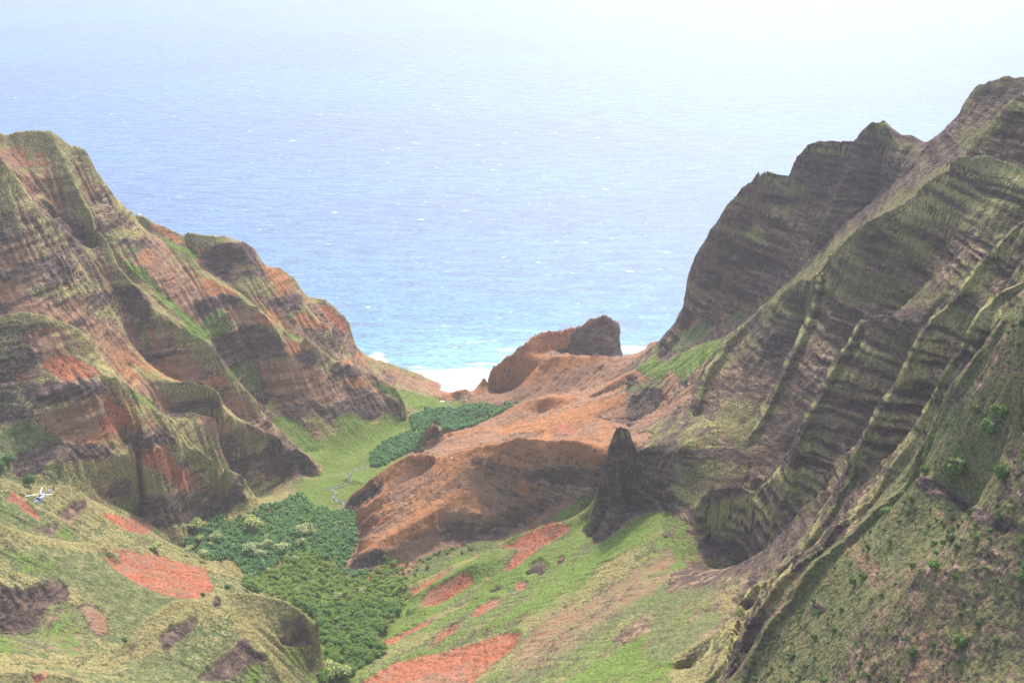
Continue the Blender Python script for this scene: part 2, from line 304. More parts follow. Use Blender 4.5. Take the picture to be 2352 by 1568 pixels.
# ------------------------------------------------------------------ membrane surface through those lines
GX0, GX1, GY0, GY1, GH = -1350.0, 1350.0, 450.0, 2898.0, 3.0
def raster(h):
    nx = int(round((GX1 - GX0) / h)) + 1; ny = int(round((GY1 - GY0) / h)) + 1
    sw = np.zeros((ny, nx)); sz = np.zeros((ny, nx))
    for L, wt in LINES:
        P = np.array(L, float)
        for a, b in zip(P, P[1:]):
            n = max(2, int(np.linalg.norm(b[:2] - a[:2]) / (h * 0.5)) + 1)
            t = np.linspace(0, 1, n)[:, None]
            q = a + (b - a) * t
            ix = np.round((q[:, 0] - GX0) / h).astype(int); iy = np.round((q[:, 1] - GY0) / h).astype(int)
            ok = (ix >= 0) & (ix < nx) & (iy >= 0) & (iy < ny)
            np.add.at(sw, (iy[ok], ix[ok]), wt); np.add.at(sz, (iy[ok], ix[ok]), wt * q[ok, 2])
    m = sw > 0
    return m, np.where(m, sz / np.maximum(sw, 1e-9), 0.0)
def resize(a, shape):
    ny, nx = shape
    y = np.linspace(0, a.shape[0] - 1, ny); x = np.linspace(0, a.shape[1] - 1, nx)
    y0 = np.clip(y.astype(int), 0, a.shape[0] - 2); x0 = np.clip(x.astype(int), 0, a.shape[1] - 2)
    fy = (y - y0)[:, None]; fx = (x - x0)[None, :]
    A = a[y0][:, x0]; B = a[y0][:, x0 + 1]; Cc = a[y0 + 1][:, x0]; Dd = a[y0 + 1][:, x0 + 1]
    return (A * (1 - fx) + B * fx) * (1 - fy) + (Cc * (1 - fx) + Dd * fx) * fy
def relax(z, m, zc, n):
    for i in range(n):
        p = np.pad(z, 1, mode='edge')
        zn = 0.25 * (p[:-2, 1:-1] + p[2:, 1:-1] + p[1:-1, :-2] + p[1:-1, 2:])
        z = np.where(m, zc, zn)
    return z
z = None
for h, n in ((48.0, 600), (24.0, 400), (12.0, 250), (6.0, 120), (3.0, 60)):
    m, zc = raster(h)
    z = np.full(m.shape, 150.0) if z is None else resize(z, m.shape)
    z = relax(np.where(m, zc, z), m, zc, n)
HG = z
def ground(X, Y, G=None):
    G = HG if G is None else G
    x = np.clip((np.asarray(X, float) - GX0) / GH, 0, G.shape[1] - 1.001); y = np.clip((np.asarray(Y, float) - GY0) / GH, 0, G.shape[0] - 1.001)
    x0 = x.astype(int); y0 = y.astype(int); fx = x - x0; fy = y - y0
    return (G[y0, x0] * (1 - fx) + G[y0, x0 + 1] * fx) * (1 - fy) + (G[y0 + 1, x0] * (1 - fx) + G[y0 + 1, x0 + 1] * fx) * fy

# ------------------------------------------------------------------ noise
LAT = RNG.random((64, 64, 64)).astype(np.float32) * 2 - 1
def vnoise(x, y, z):
    xi = np.floor(x); yi = np.floor(y); zi = np.floor(z)
    fx = (x - xi).astype(np.float32); fy = (y - yi).astype(np.float32); fz = (z - zi).astype(np.float32)
    fx = fx * fx * (3 - 2 * fx); fy = fy * fy * (3 - 2 * fy); fz = fz * fz * (3 - 2 * fz)
    a = xi.astype(np.int64) & 63; b = yi.astype(np.int64) & 63; c = zi.astype(np.int64) & 63
    a1 = (a + 1) & 63; b1 = (b + 1) & 63; c1 = (c + 1) & 63
    def L(i, j, k): return LAT[i, j, k]
    x00 = L(a, b, c) * (1 - fx) + L(a1, b, c) * fx; x10 = L(a, b1, c) * (1 - fx) + L(a1, b1, c) * fx
    x01 = L(a, b, c1) * (1 - fx) + L(a1, b, c1) * fx; x11 = L(a, b1, c1) * (1 - fx) + L(a1, b1, c1) * fx
    return (x00 * (1 - fy) + x10 * fy) * (1 - fz) + (x01 * (1 - fy) + x11 * fy) * fz
def fbm(x, y, z, s, octv=4, rough=0.5, ridge=False):
    x = x / s; y = y / s; z = z / s
    out = 0; amp = 1.0; tot = 0
    for o in range(octv):
        n = vnoise(x + 17.3 * o, y - 5.1 * o, z + 9.7 * o)
        out = out + amp * ((1 - 2 * np.abs(n)) if ridge else n)
        tot += amp; amp *= rough
        x, y, z = (x * 1.62 + y * 1.2) , (y * 1.62 - x * 1.2), z * 2.03
    return out / tot
def sstep(a, b, x):
    t = np.clip((x - a) / (b - a), 0, 1)
    return t * t * (3 - 2 * t)

def blur(a, n, ax):
    k = np.ones(n) / n
    for _ in range(3):
        cs = np.cumsum(np.concatenate([np.repeat(a.take([0], ax), n // 2 + 1, ax), a, np.repeat(a.take([-1], ax), n // 2, ax)], ax), ax)
        L = a.shape[ax]
        a = (cs.take(range(n, n + L), ax) - cs.take(range(0, L), ax)) / n
    return a
# ------------------------------------------------------------------ rain: roughen the slopes and let water cut gullies into them
yyg, xxg = np.mgrid[0:HG.shape[0], 0:HG.shape[1]]
XG = GX0 + xxg * GH; YG = GY0 + yyg * GH
g_y, g_x = np.gradient(blur(blur(HG, 7, 0), 7, 1), GH)
sl0 = np.sqrt(g_x ** 2 + g_y ** 2)
amp = sstep(.25, 1.1, sl0) * sstep(0, 15, HG)
mk, _ = raster(GH)
near = blur(blur(mk.astype(float), 5, 0), 5, 1); near = np.clip(near * 4, 0, 1)
HG = HG + amp * (1 - .75 * near) * np.where(XG > 150, .45, 1.0) * (4.5 * fbm(XG, YG, XG * 0, 90.0, 3, .5) + 4.0 * fbm(XG + 40, YG, XG * 0 + 7, 34.0, 4, .55))
def erode(G, n, steps, rate):
    ny, nx = G.shape
    px = RNG.random(n) * (nx - 3) + 1; py = RNG.random(n) * (ny - 3) + 1
    dx = np.zeros(n); dy = np.zeros(n); sed = np.zeros(n); vel = np.ones(n); wat = np.ones(n)
    flat = G.ravel()
    for s in range(steps):
        x0 = px.astype(int); y0 = py.astype(int); fx = px - x0; fy = py - y0
        i = y0 * nx + x0
        a = flat[i]; b = flat[i + 1]; c = flat[i + nx]; d = flat[i + nx + 1]
        gxx = (b - a) * (1 - fy) + (d - c) * fy; gyy = (c - a) * (1 - fx) + (d - b) * fx
        h0 = (a * (1 - fx) + b * fx) * (1 - fy) + (c * (1 - fx) + d * fx) * fy
        dx = dx * .25 - gxx * .75; dy = dy * .25 - gyy * .75
        L = np.sqrt(dx * dx + dy * dy) + 1e-9
        npx = np.clip(px + dx / L, 1, nx - 2.01); npy = np.clip(py + dy / L, 1, ny - 2.01)
        x1 = npx.astype(int); y1 = npy.astype(int); ffx = npx - x1; ffy = npy - y1; k = y1 * nx + x1
        h1 = (flat[k] * (1 - ffx) + flat[k + 1] * ffx) * (1 - ffy) + (flat[k + nx] * (1 - ffx) + flat[k + nx + 1] * ffx) * ffy
        dh = h1 - h0
        cap = np.maximum(-dh, .02) * vel * wat * 1.2
        dep = np.where(dh > 0, np.minimum(dh, sed), np.where(sed > cap, (sed - cap) * .12, 0))
        ero = np.where((dh <= 0) & (sed <= cap), np.minimum((cap - sed) * rate, -dh * .5), 0)
        ch = dep - ero
        for off, wt in ((0, (1 - fx) * (1 - fy)), (1, fx * (1 - fy)), (nx, (1 - fx) * fy), (nx + 1, fx * fy)):
            np.add.at(flat, i + off, ch * wt) if False else None
        flat += np.bincount(np.concatenate([i, i + 1, i + nx, i + nx + 1]),
                            weights=np.concatenate([ch * (1 - fx) * (1 - fy), ch * fx * (1 - fy), ch * (1 - fx) * fy, ch * fx * fy]), minlength=nx * ny)
        sed = np.clip(sed - ch, 0, None)
        vel = np.sqrt(np.clip(vel * vel - dh * .15, .1, 9)); wat *= .985
        px, py = npx, npy
    return flat.reshape(ny, nx)
H0 = HG.copy()
for k in range(3):
    HG = erode(HG.copy(), 70000, 45, .22)
    HG = np.clip(HG, H0 - 16, H0 + 5)
kb = np.array([.12, .76, .12])
HG[1:-1] = HG[1:-1] * .8 + .1 * (HG[:-2] + HG[2:]); HG[:, 1:-1] = HG[:, 1:-1] * .8 + .1 * (HG[:, :-2] + HG[:, 2:])
keepf = sstep(.1, .35, sl0) * (1 - .6 * near) * np.where((XG > 180) & (YG < 1050), .3, 1)
HG = H0 * (1 - keepf) + HG * keepf

# ------------------------------------------------------------------ terrain mesh: columns and rows, denser on steep ground
NC, NR = 1000, 1100
T = np.linspace(-0.47, 0.47, NC)
DD = np.exp(np.linspace(math.log(600), math.log(2800), 1400))
Xf = T[None, :] * DD[:, None]; Yf = np.repeat(DD[:, None], NC, 1)
Zf = ground(Xf, Yf)
ang = (Zf - CAM_H) / Yf
vis = ang >= np.maximum.accumulate(ang, 0) - 0.004
dz = np.gradient(Zf, axis=0) / np.gradient(Yf, axis=0)
wgt = np.sqrt(1 + dz ** 2) / Yf * np.gradient(Yf, axis=0)
wgt = wgt * (0.15 + 0.85 * vis) * np.where(Zf < -2, 0.2, 1)
wgt = blur(blur(wgt, 31, 1), 15, 0)
cum = np.cumsum(wgt, 0); cum = (cum - cum[0]) / (cum[-1] - cum[0])
Ym = np.empty((NR, NC))
q = np.linspace(0, 1, NR)
for j in range(NC): Ym[:, j] = np.interp(q, cum[:, j], DD)
Xm = T[None, :] * Ym
Zm = ground(Xm, Ym)

# ---- slope and visibility
HGs = blur(blur(HG, 5, 0), 5, 1)
gy, gx = np.gradient(HGs, GH)
SX = ground(Xm, Ym, gx); SY = ground(Xm, Ym, gy)
slope = np.sqrt(SX ** 2 + SY ** 2)
ang = (Zm - CAM_H) / Ym
vism = ang >= np.maximum.accumulate(ang, 0) - 0.006
lap = blur(blur(HG, 9, 0), 9, 1)
CRL = [(L, w_) for r_, L in REG if r_ != REGN['valley_floor'] for w_ in (20.0,)]
_all = LINES; LINES = CRL; crm, _ = raster(GH); LINES = _all
crest_near = ground(Xm + 4 * vnoise(Xm / 18, Ym / 18, Zm / 18), Ym, np.clip(blur(blur(crm.astype(float), 3, 0), 3, 1) * 3.4, 0, 1))
convex = ground(Xm, Ym, HG - blur(blur(lap, 9, 0), 9, 1))   # >0 on crests, <0 in gullies
# ------------------------------------------------------------------ which hill each spot belongs to
REGNAMES = sorted(REGN, key=REGN.get)
def region_grid(h=9.0):
    nx = int((GX1 - GX0) / h) + 1; ny = int((GY1 - GY0) / h) + 1
    pts = []; ids = []
    for r, L in REG:
        P = np.array(L)[:, :2]
        for a, b in zip(P, P[1:]):
            n = max(2, int(np.linalg.norm(b - a) / 15))
            q_ = a + (b - a) * np.linspace(0, 1, n)[:, None]
            pts.append(q_); ids += [r] * n
    pts = np.concatenate(pts); ids = np.array(ids)
    gx_ = GX0 + np.arange(nx) * h
    out = np.empty((ny, nx), int)
    for j in range(ny):
        y_ = GY0 + j * h
        d = (gx_[:, None] - pts[None, :, 0]) ** 2 + (y_ - pts[None, :, 1]) ** 2
        out[j] = ids[np.argmin(d, 1)]
    return out
RG = region_grid()
def region_at(X, Y):
    ix = np.clip(np.round((X - GX0) / 9.0).astype(int), 0, RG.shape[1] - 1); iy = np.clip(np.round((Y - GY0) / 9.0).astype(int), 0, RG.shape[0] - 1)
    return RG[iy, ix]
wx = 14 * vnoise(Xm / 45, Ym / 45, Zm * 0 + 3.3); wy = 14 * vnoise(Xm / 45, Ym / 45, Zm * 0 + 8.3)
RM = region_at(Xm + wx, Ym + wy)
def reg(n): return (RM == REGN[n]).astype(np.float32)

# ------------------------------------------------------------------ ground cover classes
CLS = ['lush', 'dry', 'scrub', 'red', 'org', 'tan', 'dark', 'moss']
PW, PH = 1176, 784
yy, xx = np.mgrid[0:PH, 0:PW]
def inpoly(P):
    inside = np.zeros((PH, PW), bool)
    x = xx * 2.0 + 1; y = yy * 2.0 + 1
    x0, x1 = min(p[0] for p in P), max(p[0] for p in P); y0, y1 = min(p[1] for p in P), max(p[1] for p in P)
    i0, i1 = max(0, int(y0 // 2) - 1), min(PH, int(y1 // 2) + 2); j0, j1 = max(0, int(x0 // 2) - 1), min(PW, int(x1 // 2) + 2)
    if i1 <= i0 or j1 <= j0: return inside
    xs = x[i0:i1, j0:j1]; ys = y[i0:i1, j0:j1]; c = np.zeros(xs.shape, bool)
    for (ax, ay), (bx, by) in zip(P, P[1:] + P[:1]):
        if ay == by: continue
        cr = ((ay > ys) != (by > ys)) & (xs < (bx - ax) * (ys - ay) / (by - ay) + ax)
        c ^= cr
    inside[i0:i1, j0:j1] = c
    return inside
PAINT = np.zeros((len(CLS), PH, PW), np.float32)
PALPHA = np.zeros((PH, PW), np.float32)
def paint(cls, f, pts, val=1.0, soft=2):
    P = [fr(f, *p) for p in pts]
    m_ = inpoly(P).astype(np.float32)
    if soft: m_ = blur(blur(m_, 2 * soft + 1, 0), 2 * soft + 1, 1)
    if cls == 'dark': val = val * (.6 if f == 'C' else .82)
    if f == 'C' and cls in ('dark', 'tan'): soft += 2
    m_ = m_ * val
    PAINT[:] *= (1 - m_)
    if cls in CLS: PAINT[CLS.index(cls)] += m_
    PALPHA[:] = np.maximum(PALPHA, m_) if cls in CLS else np.maximum(PALPHA, m_)
p = paint
# left ridge
p('tan','A',[(1000,1090),(1280,1180),(1420,1260),(1300,1400),(1150,1300)],.7,4)
p('dry','A',[(690,870),(900,865),(940,900),(900,935),(740,950)],.8)
p('dry','A',[(745,640),(850,730),(950,840),(1060,920),(1000,910),(860,800),(760,700)],1)
p('org','A',[(900,745),(1060,835),(1180,880),(1260,960),(1330,1040),(1200,960),(1000,880)],.7)
p('lush','A',[(1070,890),(1180,960),(1300,1020),(1330,1070),(1230,1050),(1100,950)],1,1)
p('dry','A',[(1330,1010),(1450,950),(1520,950),(1400,1010)],.8)
p('dry','A',[(510,1105),(620,1190),(720,1290),(640,1240)],1,1)
p('dry','A',[(800,1120),(950,1270),(1100,1430),(1260,1567),(1150,1600),(1000,1400),(880,1220)],1)
p('lush','A',[(770,1020),(900,1110),(980,1130),(1060,1250),(1180,1370),(1280,1470),(1400,1550),(1380,1600),(1250,1500),(1080,1340),(960,1200),(850,1140)],1,1)
p('scrub','A',[(790,1000),(930,980),(960,1020),(830,1050)],.9)
p('org','A',[(1370,1160),(1500,1230),(1650,1310),(1500,1330),(1380,1290)],1)
p('dry','A',[(1370,1150),(1450,1180),(1660,1290),(1680,1320),(1500,1240)],.8,1)
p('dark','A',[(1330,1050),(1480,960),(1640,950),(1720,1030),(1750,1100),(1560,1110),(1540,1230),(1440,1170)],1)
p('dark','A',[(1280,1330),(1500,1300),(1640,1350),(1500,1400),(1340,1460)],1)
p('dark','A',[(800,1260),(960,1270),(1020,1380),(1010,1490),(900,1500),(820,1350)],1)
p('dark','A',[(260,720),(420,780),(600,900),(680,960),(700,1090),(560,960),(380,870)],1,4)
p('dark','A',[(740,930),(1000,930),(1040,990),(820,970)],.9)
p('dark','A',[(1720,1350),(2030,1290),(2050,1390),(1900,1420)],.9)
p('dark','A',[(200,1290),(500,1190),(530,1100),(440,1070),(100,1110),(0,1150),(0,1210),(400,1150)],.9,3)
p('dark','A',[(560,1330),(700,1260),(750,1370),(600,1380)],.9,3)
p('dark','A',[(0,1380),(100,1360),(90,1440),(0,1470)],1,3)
p('dry','A',[(100,1250),(400,1270),(600,1210),(700,1260),(560,1310),(300,1330)],.7,3)
p('dry','A',[(560,1400),(720,1380),(760,1450),(640,1500)],.7,3)
p('dry','A',[(350,230),(430,300),(450,380),(500,500),(570,690),(540,650),(460,470),(400,350)],.8,2)
p('org','A',[(1750,1100),(1880,1130),(1960,1200),(1950,1290),(1850,1270)],.9)
p('dry','A',[(1560,1200),(1750,1180),(1850,1270),(1780,1330),(1600,1290)],.7)
p('lush','A',[(1900,1450),(2000,1410),(1990,1450),(1920,1470)],1,1)
p('lush','B',[(1350,120),(1480,60),(1530,60),(1540,230),(1480,240),(1400,270)],.9)
p('tan','B',[(1420,120),(1600,60),(1760,110),(1640,150)],.7)
p('lush','B',[(1220,170),(1330,190),(1410,290),(1320,270)],.9,1)
p('lush','B',[(1520,470),(1600,440),(1590,520),(1560,560)],1,1)
p('scrub','B',[(1600,450),(1650,390),(1720,420),(1760,600),(1700,640),(1620,560)],1)
p('scrub','B',[(900,140),(980,150),(1010,350),(960,340),(930,230)],.9)
p('org','B',[(1680,50),(1760,80),(1870,170),(1800,190),(1700,130)],.9)
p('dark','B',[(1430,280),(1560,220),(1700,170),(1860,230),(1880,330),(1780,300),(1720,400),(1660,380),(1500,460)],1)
p('org','B',[(1890,330),(2000,270),(2080,300),(1950,370)],1)
p('org','B',[(1960,100),(2050,60),(2200,160),(2220,210),(2000,160)],.9)
p('lush','B',[(1890,190),(2000,230),(2020,260),(1930,240)],.9,1)
p('red','B',[(2040,10),(2130,50),(2260,200),(2340,260),(2352,180),(2260,60),(2190,20)],.8,3)
p('dark','B',[(1990,370),(2120,340),(2130,420),(2020,450)],1)
p('dark','B',[(2230,420),(2352,410),(2352,510),(2250,500)],1)
p('tan','B',[(1750,450),(2000,420),(2200,480),(2250,700),(2050,700),(1800,580)],.6,4)
p('dark','D',[(60,590),(200,600),(250,660),(230,700),(60,660)],1)
p('org','D',[(100,570),(180,575),(200,600),(110,600)],1,1)
p('org','D',[(120,690),(250,700),(260,730),(150,740)],.8,1)
p('dark','D',[(120,740),(320,780),(350,960),(250,980),(180,920)],1)
p('dark','D',[(350,780),(480,850),(560,900),(440,900),(360,860)],.6)
p('red','D',[(200,600),(300,650),(420,720),(560,790),(450,760),(320,720)],.7)
p('dark','D',[(300,610),(480,710),(540,760),(430,720)],.8)
# floor and green flats
p('lush','D',[(285,700),(450,775),(570,780),(640,810),(740,820),(850,860),(830,890),(700,905),(560,890),(480,850),(380,780)],1,1)
p('dry','D',[(480,860),(640,900),(600,1000),(500,950)],.8,3)
p('lush','D',[(100,930),(180,920),(340,1020),(420,920),(560,960),(590,1050),(300,1200),(0,1200),(0,1100)],1,2)
p('dry','D',[(-60,940),(60,1000),(120,1080),(60,1100),(-60,1020)],.9,3)
p('dry','B',[(1960,730),(2100,830),(2200,930),(2300,900),(2200,800)],.8,3)
p('lush','B',[(1810,790),(1900,770),(2040,830),(2090,920),(2150,960),(2300,900),(2352,760),(2352,1150),(2200,1170),(2060,1030),(1900,900)],1,2)
p('dry','C',[(1640,260),(1800,190),(2050,200),(2200,200),(2000,330),(1600,460),(1490,440),(1640,350)],.75,4)
p('lush','C',[(2000,180),(2352,120),(2352,400),(2100,340),(1950,300)],.7,5)
p('dry','C',[(1100,520),(1290,470),(1330,500),(1200,600),(1060,600)],.6,4)
# scarred spur
p('tan','B',[(250,750),(560,690),(700,640),(650,880),(500,960),(250,900)],.6,4)
p('scrub','B',[(0,100),(300,100),(350,160),(100,260),(0,300)],.5,4)
p('tan','B',[(150,240),(450,200),(560,260),(300,330)],.6,4)
p('red','B',[(170,230),(330,175),(380,145),(375,205),(200,260)],.9,2)
p('red','B',[(280,400),(470,362),(540,400),(650,450),(695,485),(620,520),(450,545),(280,450)],1,1)
p('red','B',[(100,520),(200,460),(180,540),(110,580)],.7,3)
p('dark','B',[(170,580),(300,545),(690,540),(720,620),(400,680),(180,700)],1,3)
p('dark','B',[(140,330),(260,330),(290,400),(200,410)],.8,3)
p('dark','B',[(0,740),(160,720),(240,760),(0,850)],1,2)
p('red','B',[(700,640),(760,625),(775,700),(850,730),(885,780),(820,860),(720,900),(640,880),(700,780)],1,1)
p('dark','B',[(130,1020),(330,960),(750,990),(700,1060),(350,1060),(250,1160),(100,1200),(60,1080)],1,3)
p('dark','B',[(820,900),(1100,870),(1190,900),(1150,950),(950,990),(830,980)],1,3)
p('red','B',[(920,1010),(1100,980),(1130,1050),(1320,1200),(1335,1270),(1200,1280),(1100,1170),(920,1100)],.9,3)
p('scrub','B',[(0,860),(200,800),(300,850),(200,960),(0,1060)],.9,3)
p('lush','B',[(30,650),(70,670),(60,720),(20,720)],.8,2)
p('dark','B',[(1080,750),(1200,690),(1440,640),(1490,740),(1260,750),(1230,790),(1100,770)],1,2)
p('scrub','B',[(1260,740),(1380,700),(1480,760),(1280,800)],.9,2)
p('tan','B',[(1280,780),(1480,770),(1600,880),(1400,880)],.8,3)
p('lush','B',[(800,590),(900,600),(1080,720),(1060,750),(920,690)],.7,2)
p('dry','B',[(480,340),(560,390),(690,450),(800,480),(860,560),(700,500),(560,410)],.9,1)
p('org','B',[(1330,540),(1450,505),(1500,490),(1620,590),(1500,600),(1350,570)],.7,3)
p('tan','B',[(1480,620),(1600,600),(1780,770),(1600,780)],.7,3)
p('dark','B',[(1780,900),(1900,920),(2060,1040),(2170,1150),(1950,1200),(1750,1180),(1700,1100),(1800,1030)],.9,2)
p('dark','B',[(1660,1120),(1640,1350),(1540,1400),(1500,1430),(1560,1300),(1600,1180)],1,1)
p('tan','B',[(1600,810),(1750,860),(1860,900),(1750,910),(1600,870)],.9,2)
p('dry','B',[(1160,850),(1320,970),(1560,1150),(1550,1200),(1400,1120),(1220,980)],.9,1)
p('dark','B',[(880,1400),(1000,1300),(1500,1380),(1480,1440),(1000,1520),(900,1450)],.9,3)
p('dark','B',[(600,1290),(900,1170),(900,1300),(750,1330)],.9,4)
p('scrub','B',[(830,1330),(900,1320),(910,1400),(830,1400)],.7,3)
p('scrub','B',[(1240,1310),(1340,1280),(1360,1330),(1260,1350)],.7,3)
# near green hills
p('scrub','C',[(500,700),(720,760),(980,920),(1150,1010),(1000,1080),(700,1000),(560,900)],.6,4)
p('red','C',[(685,418),(740,405),(880,450),(1000,510),(1025,545),(930,558),(800,510),(700,455)],1,1)
p('red','C',[(700,650),(900,655),(1020,690),(1150,720),(1290,770),(1388,785),(1405,860),(1440,900),(1350,980),(1220,988),(980,912),(800,810),(722,740),(712,710),(812,722),(806,680)],1,0)
p('red','C',[(80,265),(150,310),(250,420),(272,475),(210,440),(120,350),(50,330)],.9,1)
p('red','C',[(205,1490),(320,1488),(310,1520),(230,1555)],1,0)
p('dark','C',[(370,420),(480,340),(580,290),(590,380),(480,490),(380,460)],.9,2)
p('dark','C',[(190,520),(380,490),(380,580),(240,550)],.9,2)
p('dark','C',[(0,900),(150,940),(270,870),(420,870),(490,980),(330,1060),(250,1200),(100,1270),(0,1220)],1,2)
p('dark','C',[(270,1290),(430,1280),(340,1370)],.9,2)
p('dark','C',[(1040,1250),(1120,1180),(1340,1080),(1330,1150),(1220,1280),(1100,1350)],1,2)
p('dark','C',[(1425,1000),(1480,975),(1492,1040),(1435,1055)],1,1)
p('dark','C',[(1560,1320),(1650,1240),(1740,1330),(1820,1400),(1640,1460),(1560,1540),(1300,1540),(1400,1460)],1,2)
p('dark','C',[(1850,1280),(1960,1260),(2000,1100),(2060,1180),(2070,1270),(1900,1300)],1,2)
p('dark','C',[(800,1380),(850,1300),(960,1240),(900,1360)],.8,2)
p('lush','C',[(260,1230),(400,1040),(500,1050),(600,1300),(600,1400),(430,1360),(300,1290)],.62,7)
p('lush','C',[(380,540),(500,520),(520,600),(420,600)],.9,2)
p('lush','C',[(0,1240),(250,1270),(250,1350),(0,1350)],.6,5)
p('lush','C',[(600,980),(700,1020),(720,1060),(620,1040)],.7,2)
p('lush','C',[(1650,1480),(1740,1420),(1760,1500),(1680,1560)],.9,2)
p('lush','C',[(1850,1330),(2050,1300),(2080,1400),(1950,1480)],.6,3)
p('tan','C',[(540,1010),(700,1100),(750,1250),(650,1250),(560,1100)],.8,3)
p('dark','C',[(880,590),(1060,590),(1060,630),(940,640)],.7,2)
# headland and orange spurs
p('org','D',[(1280,560),(1500,550),(1600,545),(1860,530),(1700,600),(1500,690),(1300,700)],.8,4)
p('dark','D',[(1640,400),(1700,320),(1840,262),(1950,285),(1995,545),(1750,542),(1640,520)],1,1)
p('red','D',[(1600,355),(1760,295),(1835,262),(1790,320),(1700,350),(1660,390),(1500,440),(1380,440),(1480,365)],.8,1)
p('dry','D',[(1890,360),(1920,400),(1950,520),(1930,500)],.7,1)
p('dark','D',[(800,842),(870,765),(975,765),(990,860),(850,870)],.6,2)
p('dark','D',[(1500,500),(1640,470),(1740,540),(1540,540)],.6,2)
p('lush','D',[(2080,625),(2250,520),(2352,550),(2300,700),(2200,690)],1,2)
p('scrub','D',[(2080,600),(2250,450),(2352,400),(2352,520),(2240,520)],.9,2)
p('dark','D',[(2240,450),(2352,430),(2352,540),(2240,580)],.9,1)
p('dark','D',[(2030,670),(2110,680),(2110,730),(2050,720)],1,1)
p('scrub','D',[(1880,820),(2060,700),(2200,690),(2352,700),(2250,800),(2060,800)],.7,4)
p('org','D',[(1530,798),(1690,805),(1660,870),(1560,880)],.9,2)
p('org','D',[(1160,1025),(1300,995),(1450,955),(1640,890),(1800,850),(2050,770),(2000,860),(1860,900),(1760,980),(1700,1060),(1480,1080),(1380,1050),(1160,1080)],1,2)
p('red','D',[(1480,985),(1700,960),(1780,1000),(1640,1080),(1500,1060)],.7,3)
p('dark','D',[(1140,1085),(1450,1040),(1500,1060),(1300,1100)],.7,2)
p('dark','D',[(1790,940),(2000,960),(2030,990),(1800,960)],.8,1)
p('org','D',[(820,1220),(900,1175),(1150,1115),(1130,1160),(980,1220),(840,1290),(700,1300)],1,2)
p('red','D',[(570,1190),(790,1218),(700,1300),(600,1260)],1,2)
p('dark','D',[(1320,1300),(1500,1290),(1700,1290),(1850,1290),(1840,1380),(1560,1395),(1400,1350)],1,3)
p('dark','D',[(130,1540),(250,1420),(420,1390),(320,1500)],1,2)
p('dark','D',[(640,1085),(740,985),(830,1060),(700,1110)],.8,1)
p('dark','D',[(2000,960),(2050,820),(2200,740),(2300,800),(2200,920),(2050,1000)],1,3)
p('dark','D',[(960,1230),(1150,1230),(1130,1300),(980,1290)],.6,3)
p('scrub','D',[(1340,1400),(1800,1400),(1850,1500),(1500,1530)],.5,5)
p('red','E',[(220,440),(400,365),(470,420),(350,520),(240,570)],.9,2)
p('org','E',[(100,560),(230,440),(700,180),(900,120),(800,260),(500,420)],.5,5)
p('dark','E',[(730,480),(850,440),(1100,470),(1400,340),(1700,300),(1500,400),(1350,520),(1150,600),(1000,620),(850,660),(760,630)],.6,5)
p('dark','E',[(130,830),(190,700),(380,660),(430,720),(260,800)],.9,2)
# scarred green spurs
p('scrub','E',[(560,830),(650,700),(900,650),(1150,610),(1160,650),(900,720),(700,800)],.9,2)
p('red','E',[(580,900),(850,765),(830,800),(700,910),(560,980)],.8,1)
p('red','E',[(690,940),(950,800),(1005,850),(880,960),(745,1035),(600,1040)],1,1)
p('red','E',[(1180,820),(1250,720),(1300,640),(1170,650),(1330,550),(1550,468),(1640,500),(1500,620),(1350,720),(1200,810),(1140,840)],1,1)
p('red','E',[(970,1110),(1100,990),(1160,985),(1180,1020),(1050,1095)],1,1)
p('red','E',[(1280,930),(1310,860),(1380,880),(1350,920)],.8,1)
p('red','E',[(370,1290),(550,1190),(760,1100),(700,1150),(550,1230),(430,1300)],1,1)
p('red','E',[(660,1340),(850,1160),(930,1130),(900,1200),(750,1310)],.7,2)
p('red','E',[(200,1570),(400,1450),(550,1392),(800,1345),(1000,1285),(1200,1215),(1312,1215),(1300,1280),(1200,1370),(1050,1480),(990,1570)],1,0)
p('tan','E',[(450,1570),(700,1470),(1000,1420),(950,1570)],.6,4)
p('dark','E',[(1350,770),(1440,720),(1515,780),(1460,840),(1380,800)],.9,1)
p('dark','E',[(1555,730),(1620,700),(1620,750),(1570,770)],.9,1)
p('dark','E',[(1120,890),(1200,900),(1200,950),(1130,950)],.8,1)
p('dark','E',[(1060,840),(1100,850),(1090,900),(1040,880)],.6,1)
p('lush','E',[(960,1260),(1100,1150),(1300,1060),(1500,920),(1700,780),(1900,600),(2100,420),(2260,430),(2000,660),(1700,880),(1500,1010),(1300,1130),(1100,1210)],.8,3)
p('lush','E',[(1150,860),(1350,760),(1300,800),(1180,900),(960,1010),(900,1050)],.6,2)
p('tan','E',[(1300,1300),(1500,1080),(1800,960),(2100,780),(2352,650),(2352,850),(1900,1150),(1500,1450),(1200,1564)],.45,6)
p('lush','E',[(1650,1570),(1850,1400),(2100,1230),(2352,1050),(2352,1330),(2000,1500)],.7,5)
p('lush','H',[(0,420),(60,410),(160,600),(220,760),(80,780),(0,650)],.6,4)
p('tan','H',[(150,950),(450,950),(400,1080),(150,1180),(0,1250),(0,1150)],.5,5)
p('lush','H',[(230,860),(430,850),(520,780),(530,860),(350,960)],.6,4)
p('dry','H',[(0,1390),(300,1195),(420,1110),(380,1230),(250,1450),(150,1570),(0,1570)],.8,3)
p('scrub','H',[(0,930),(240,900),(430,890),(500,850),(420,1090),(300,1190),(0,1385),(-200,1440),(-150,1050)],.85,5)
p('lush','H',[(0,1050),(200,960),(330,960),(200,1120),(0,1220)],.55,6)
p('dry','H',[(300,930),(440,900),(400,1080),(280,1120)],.6,4)
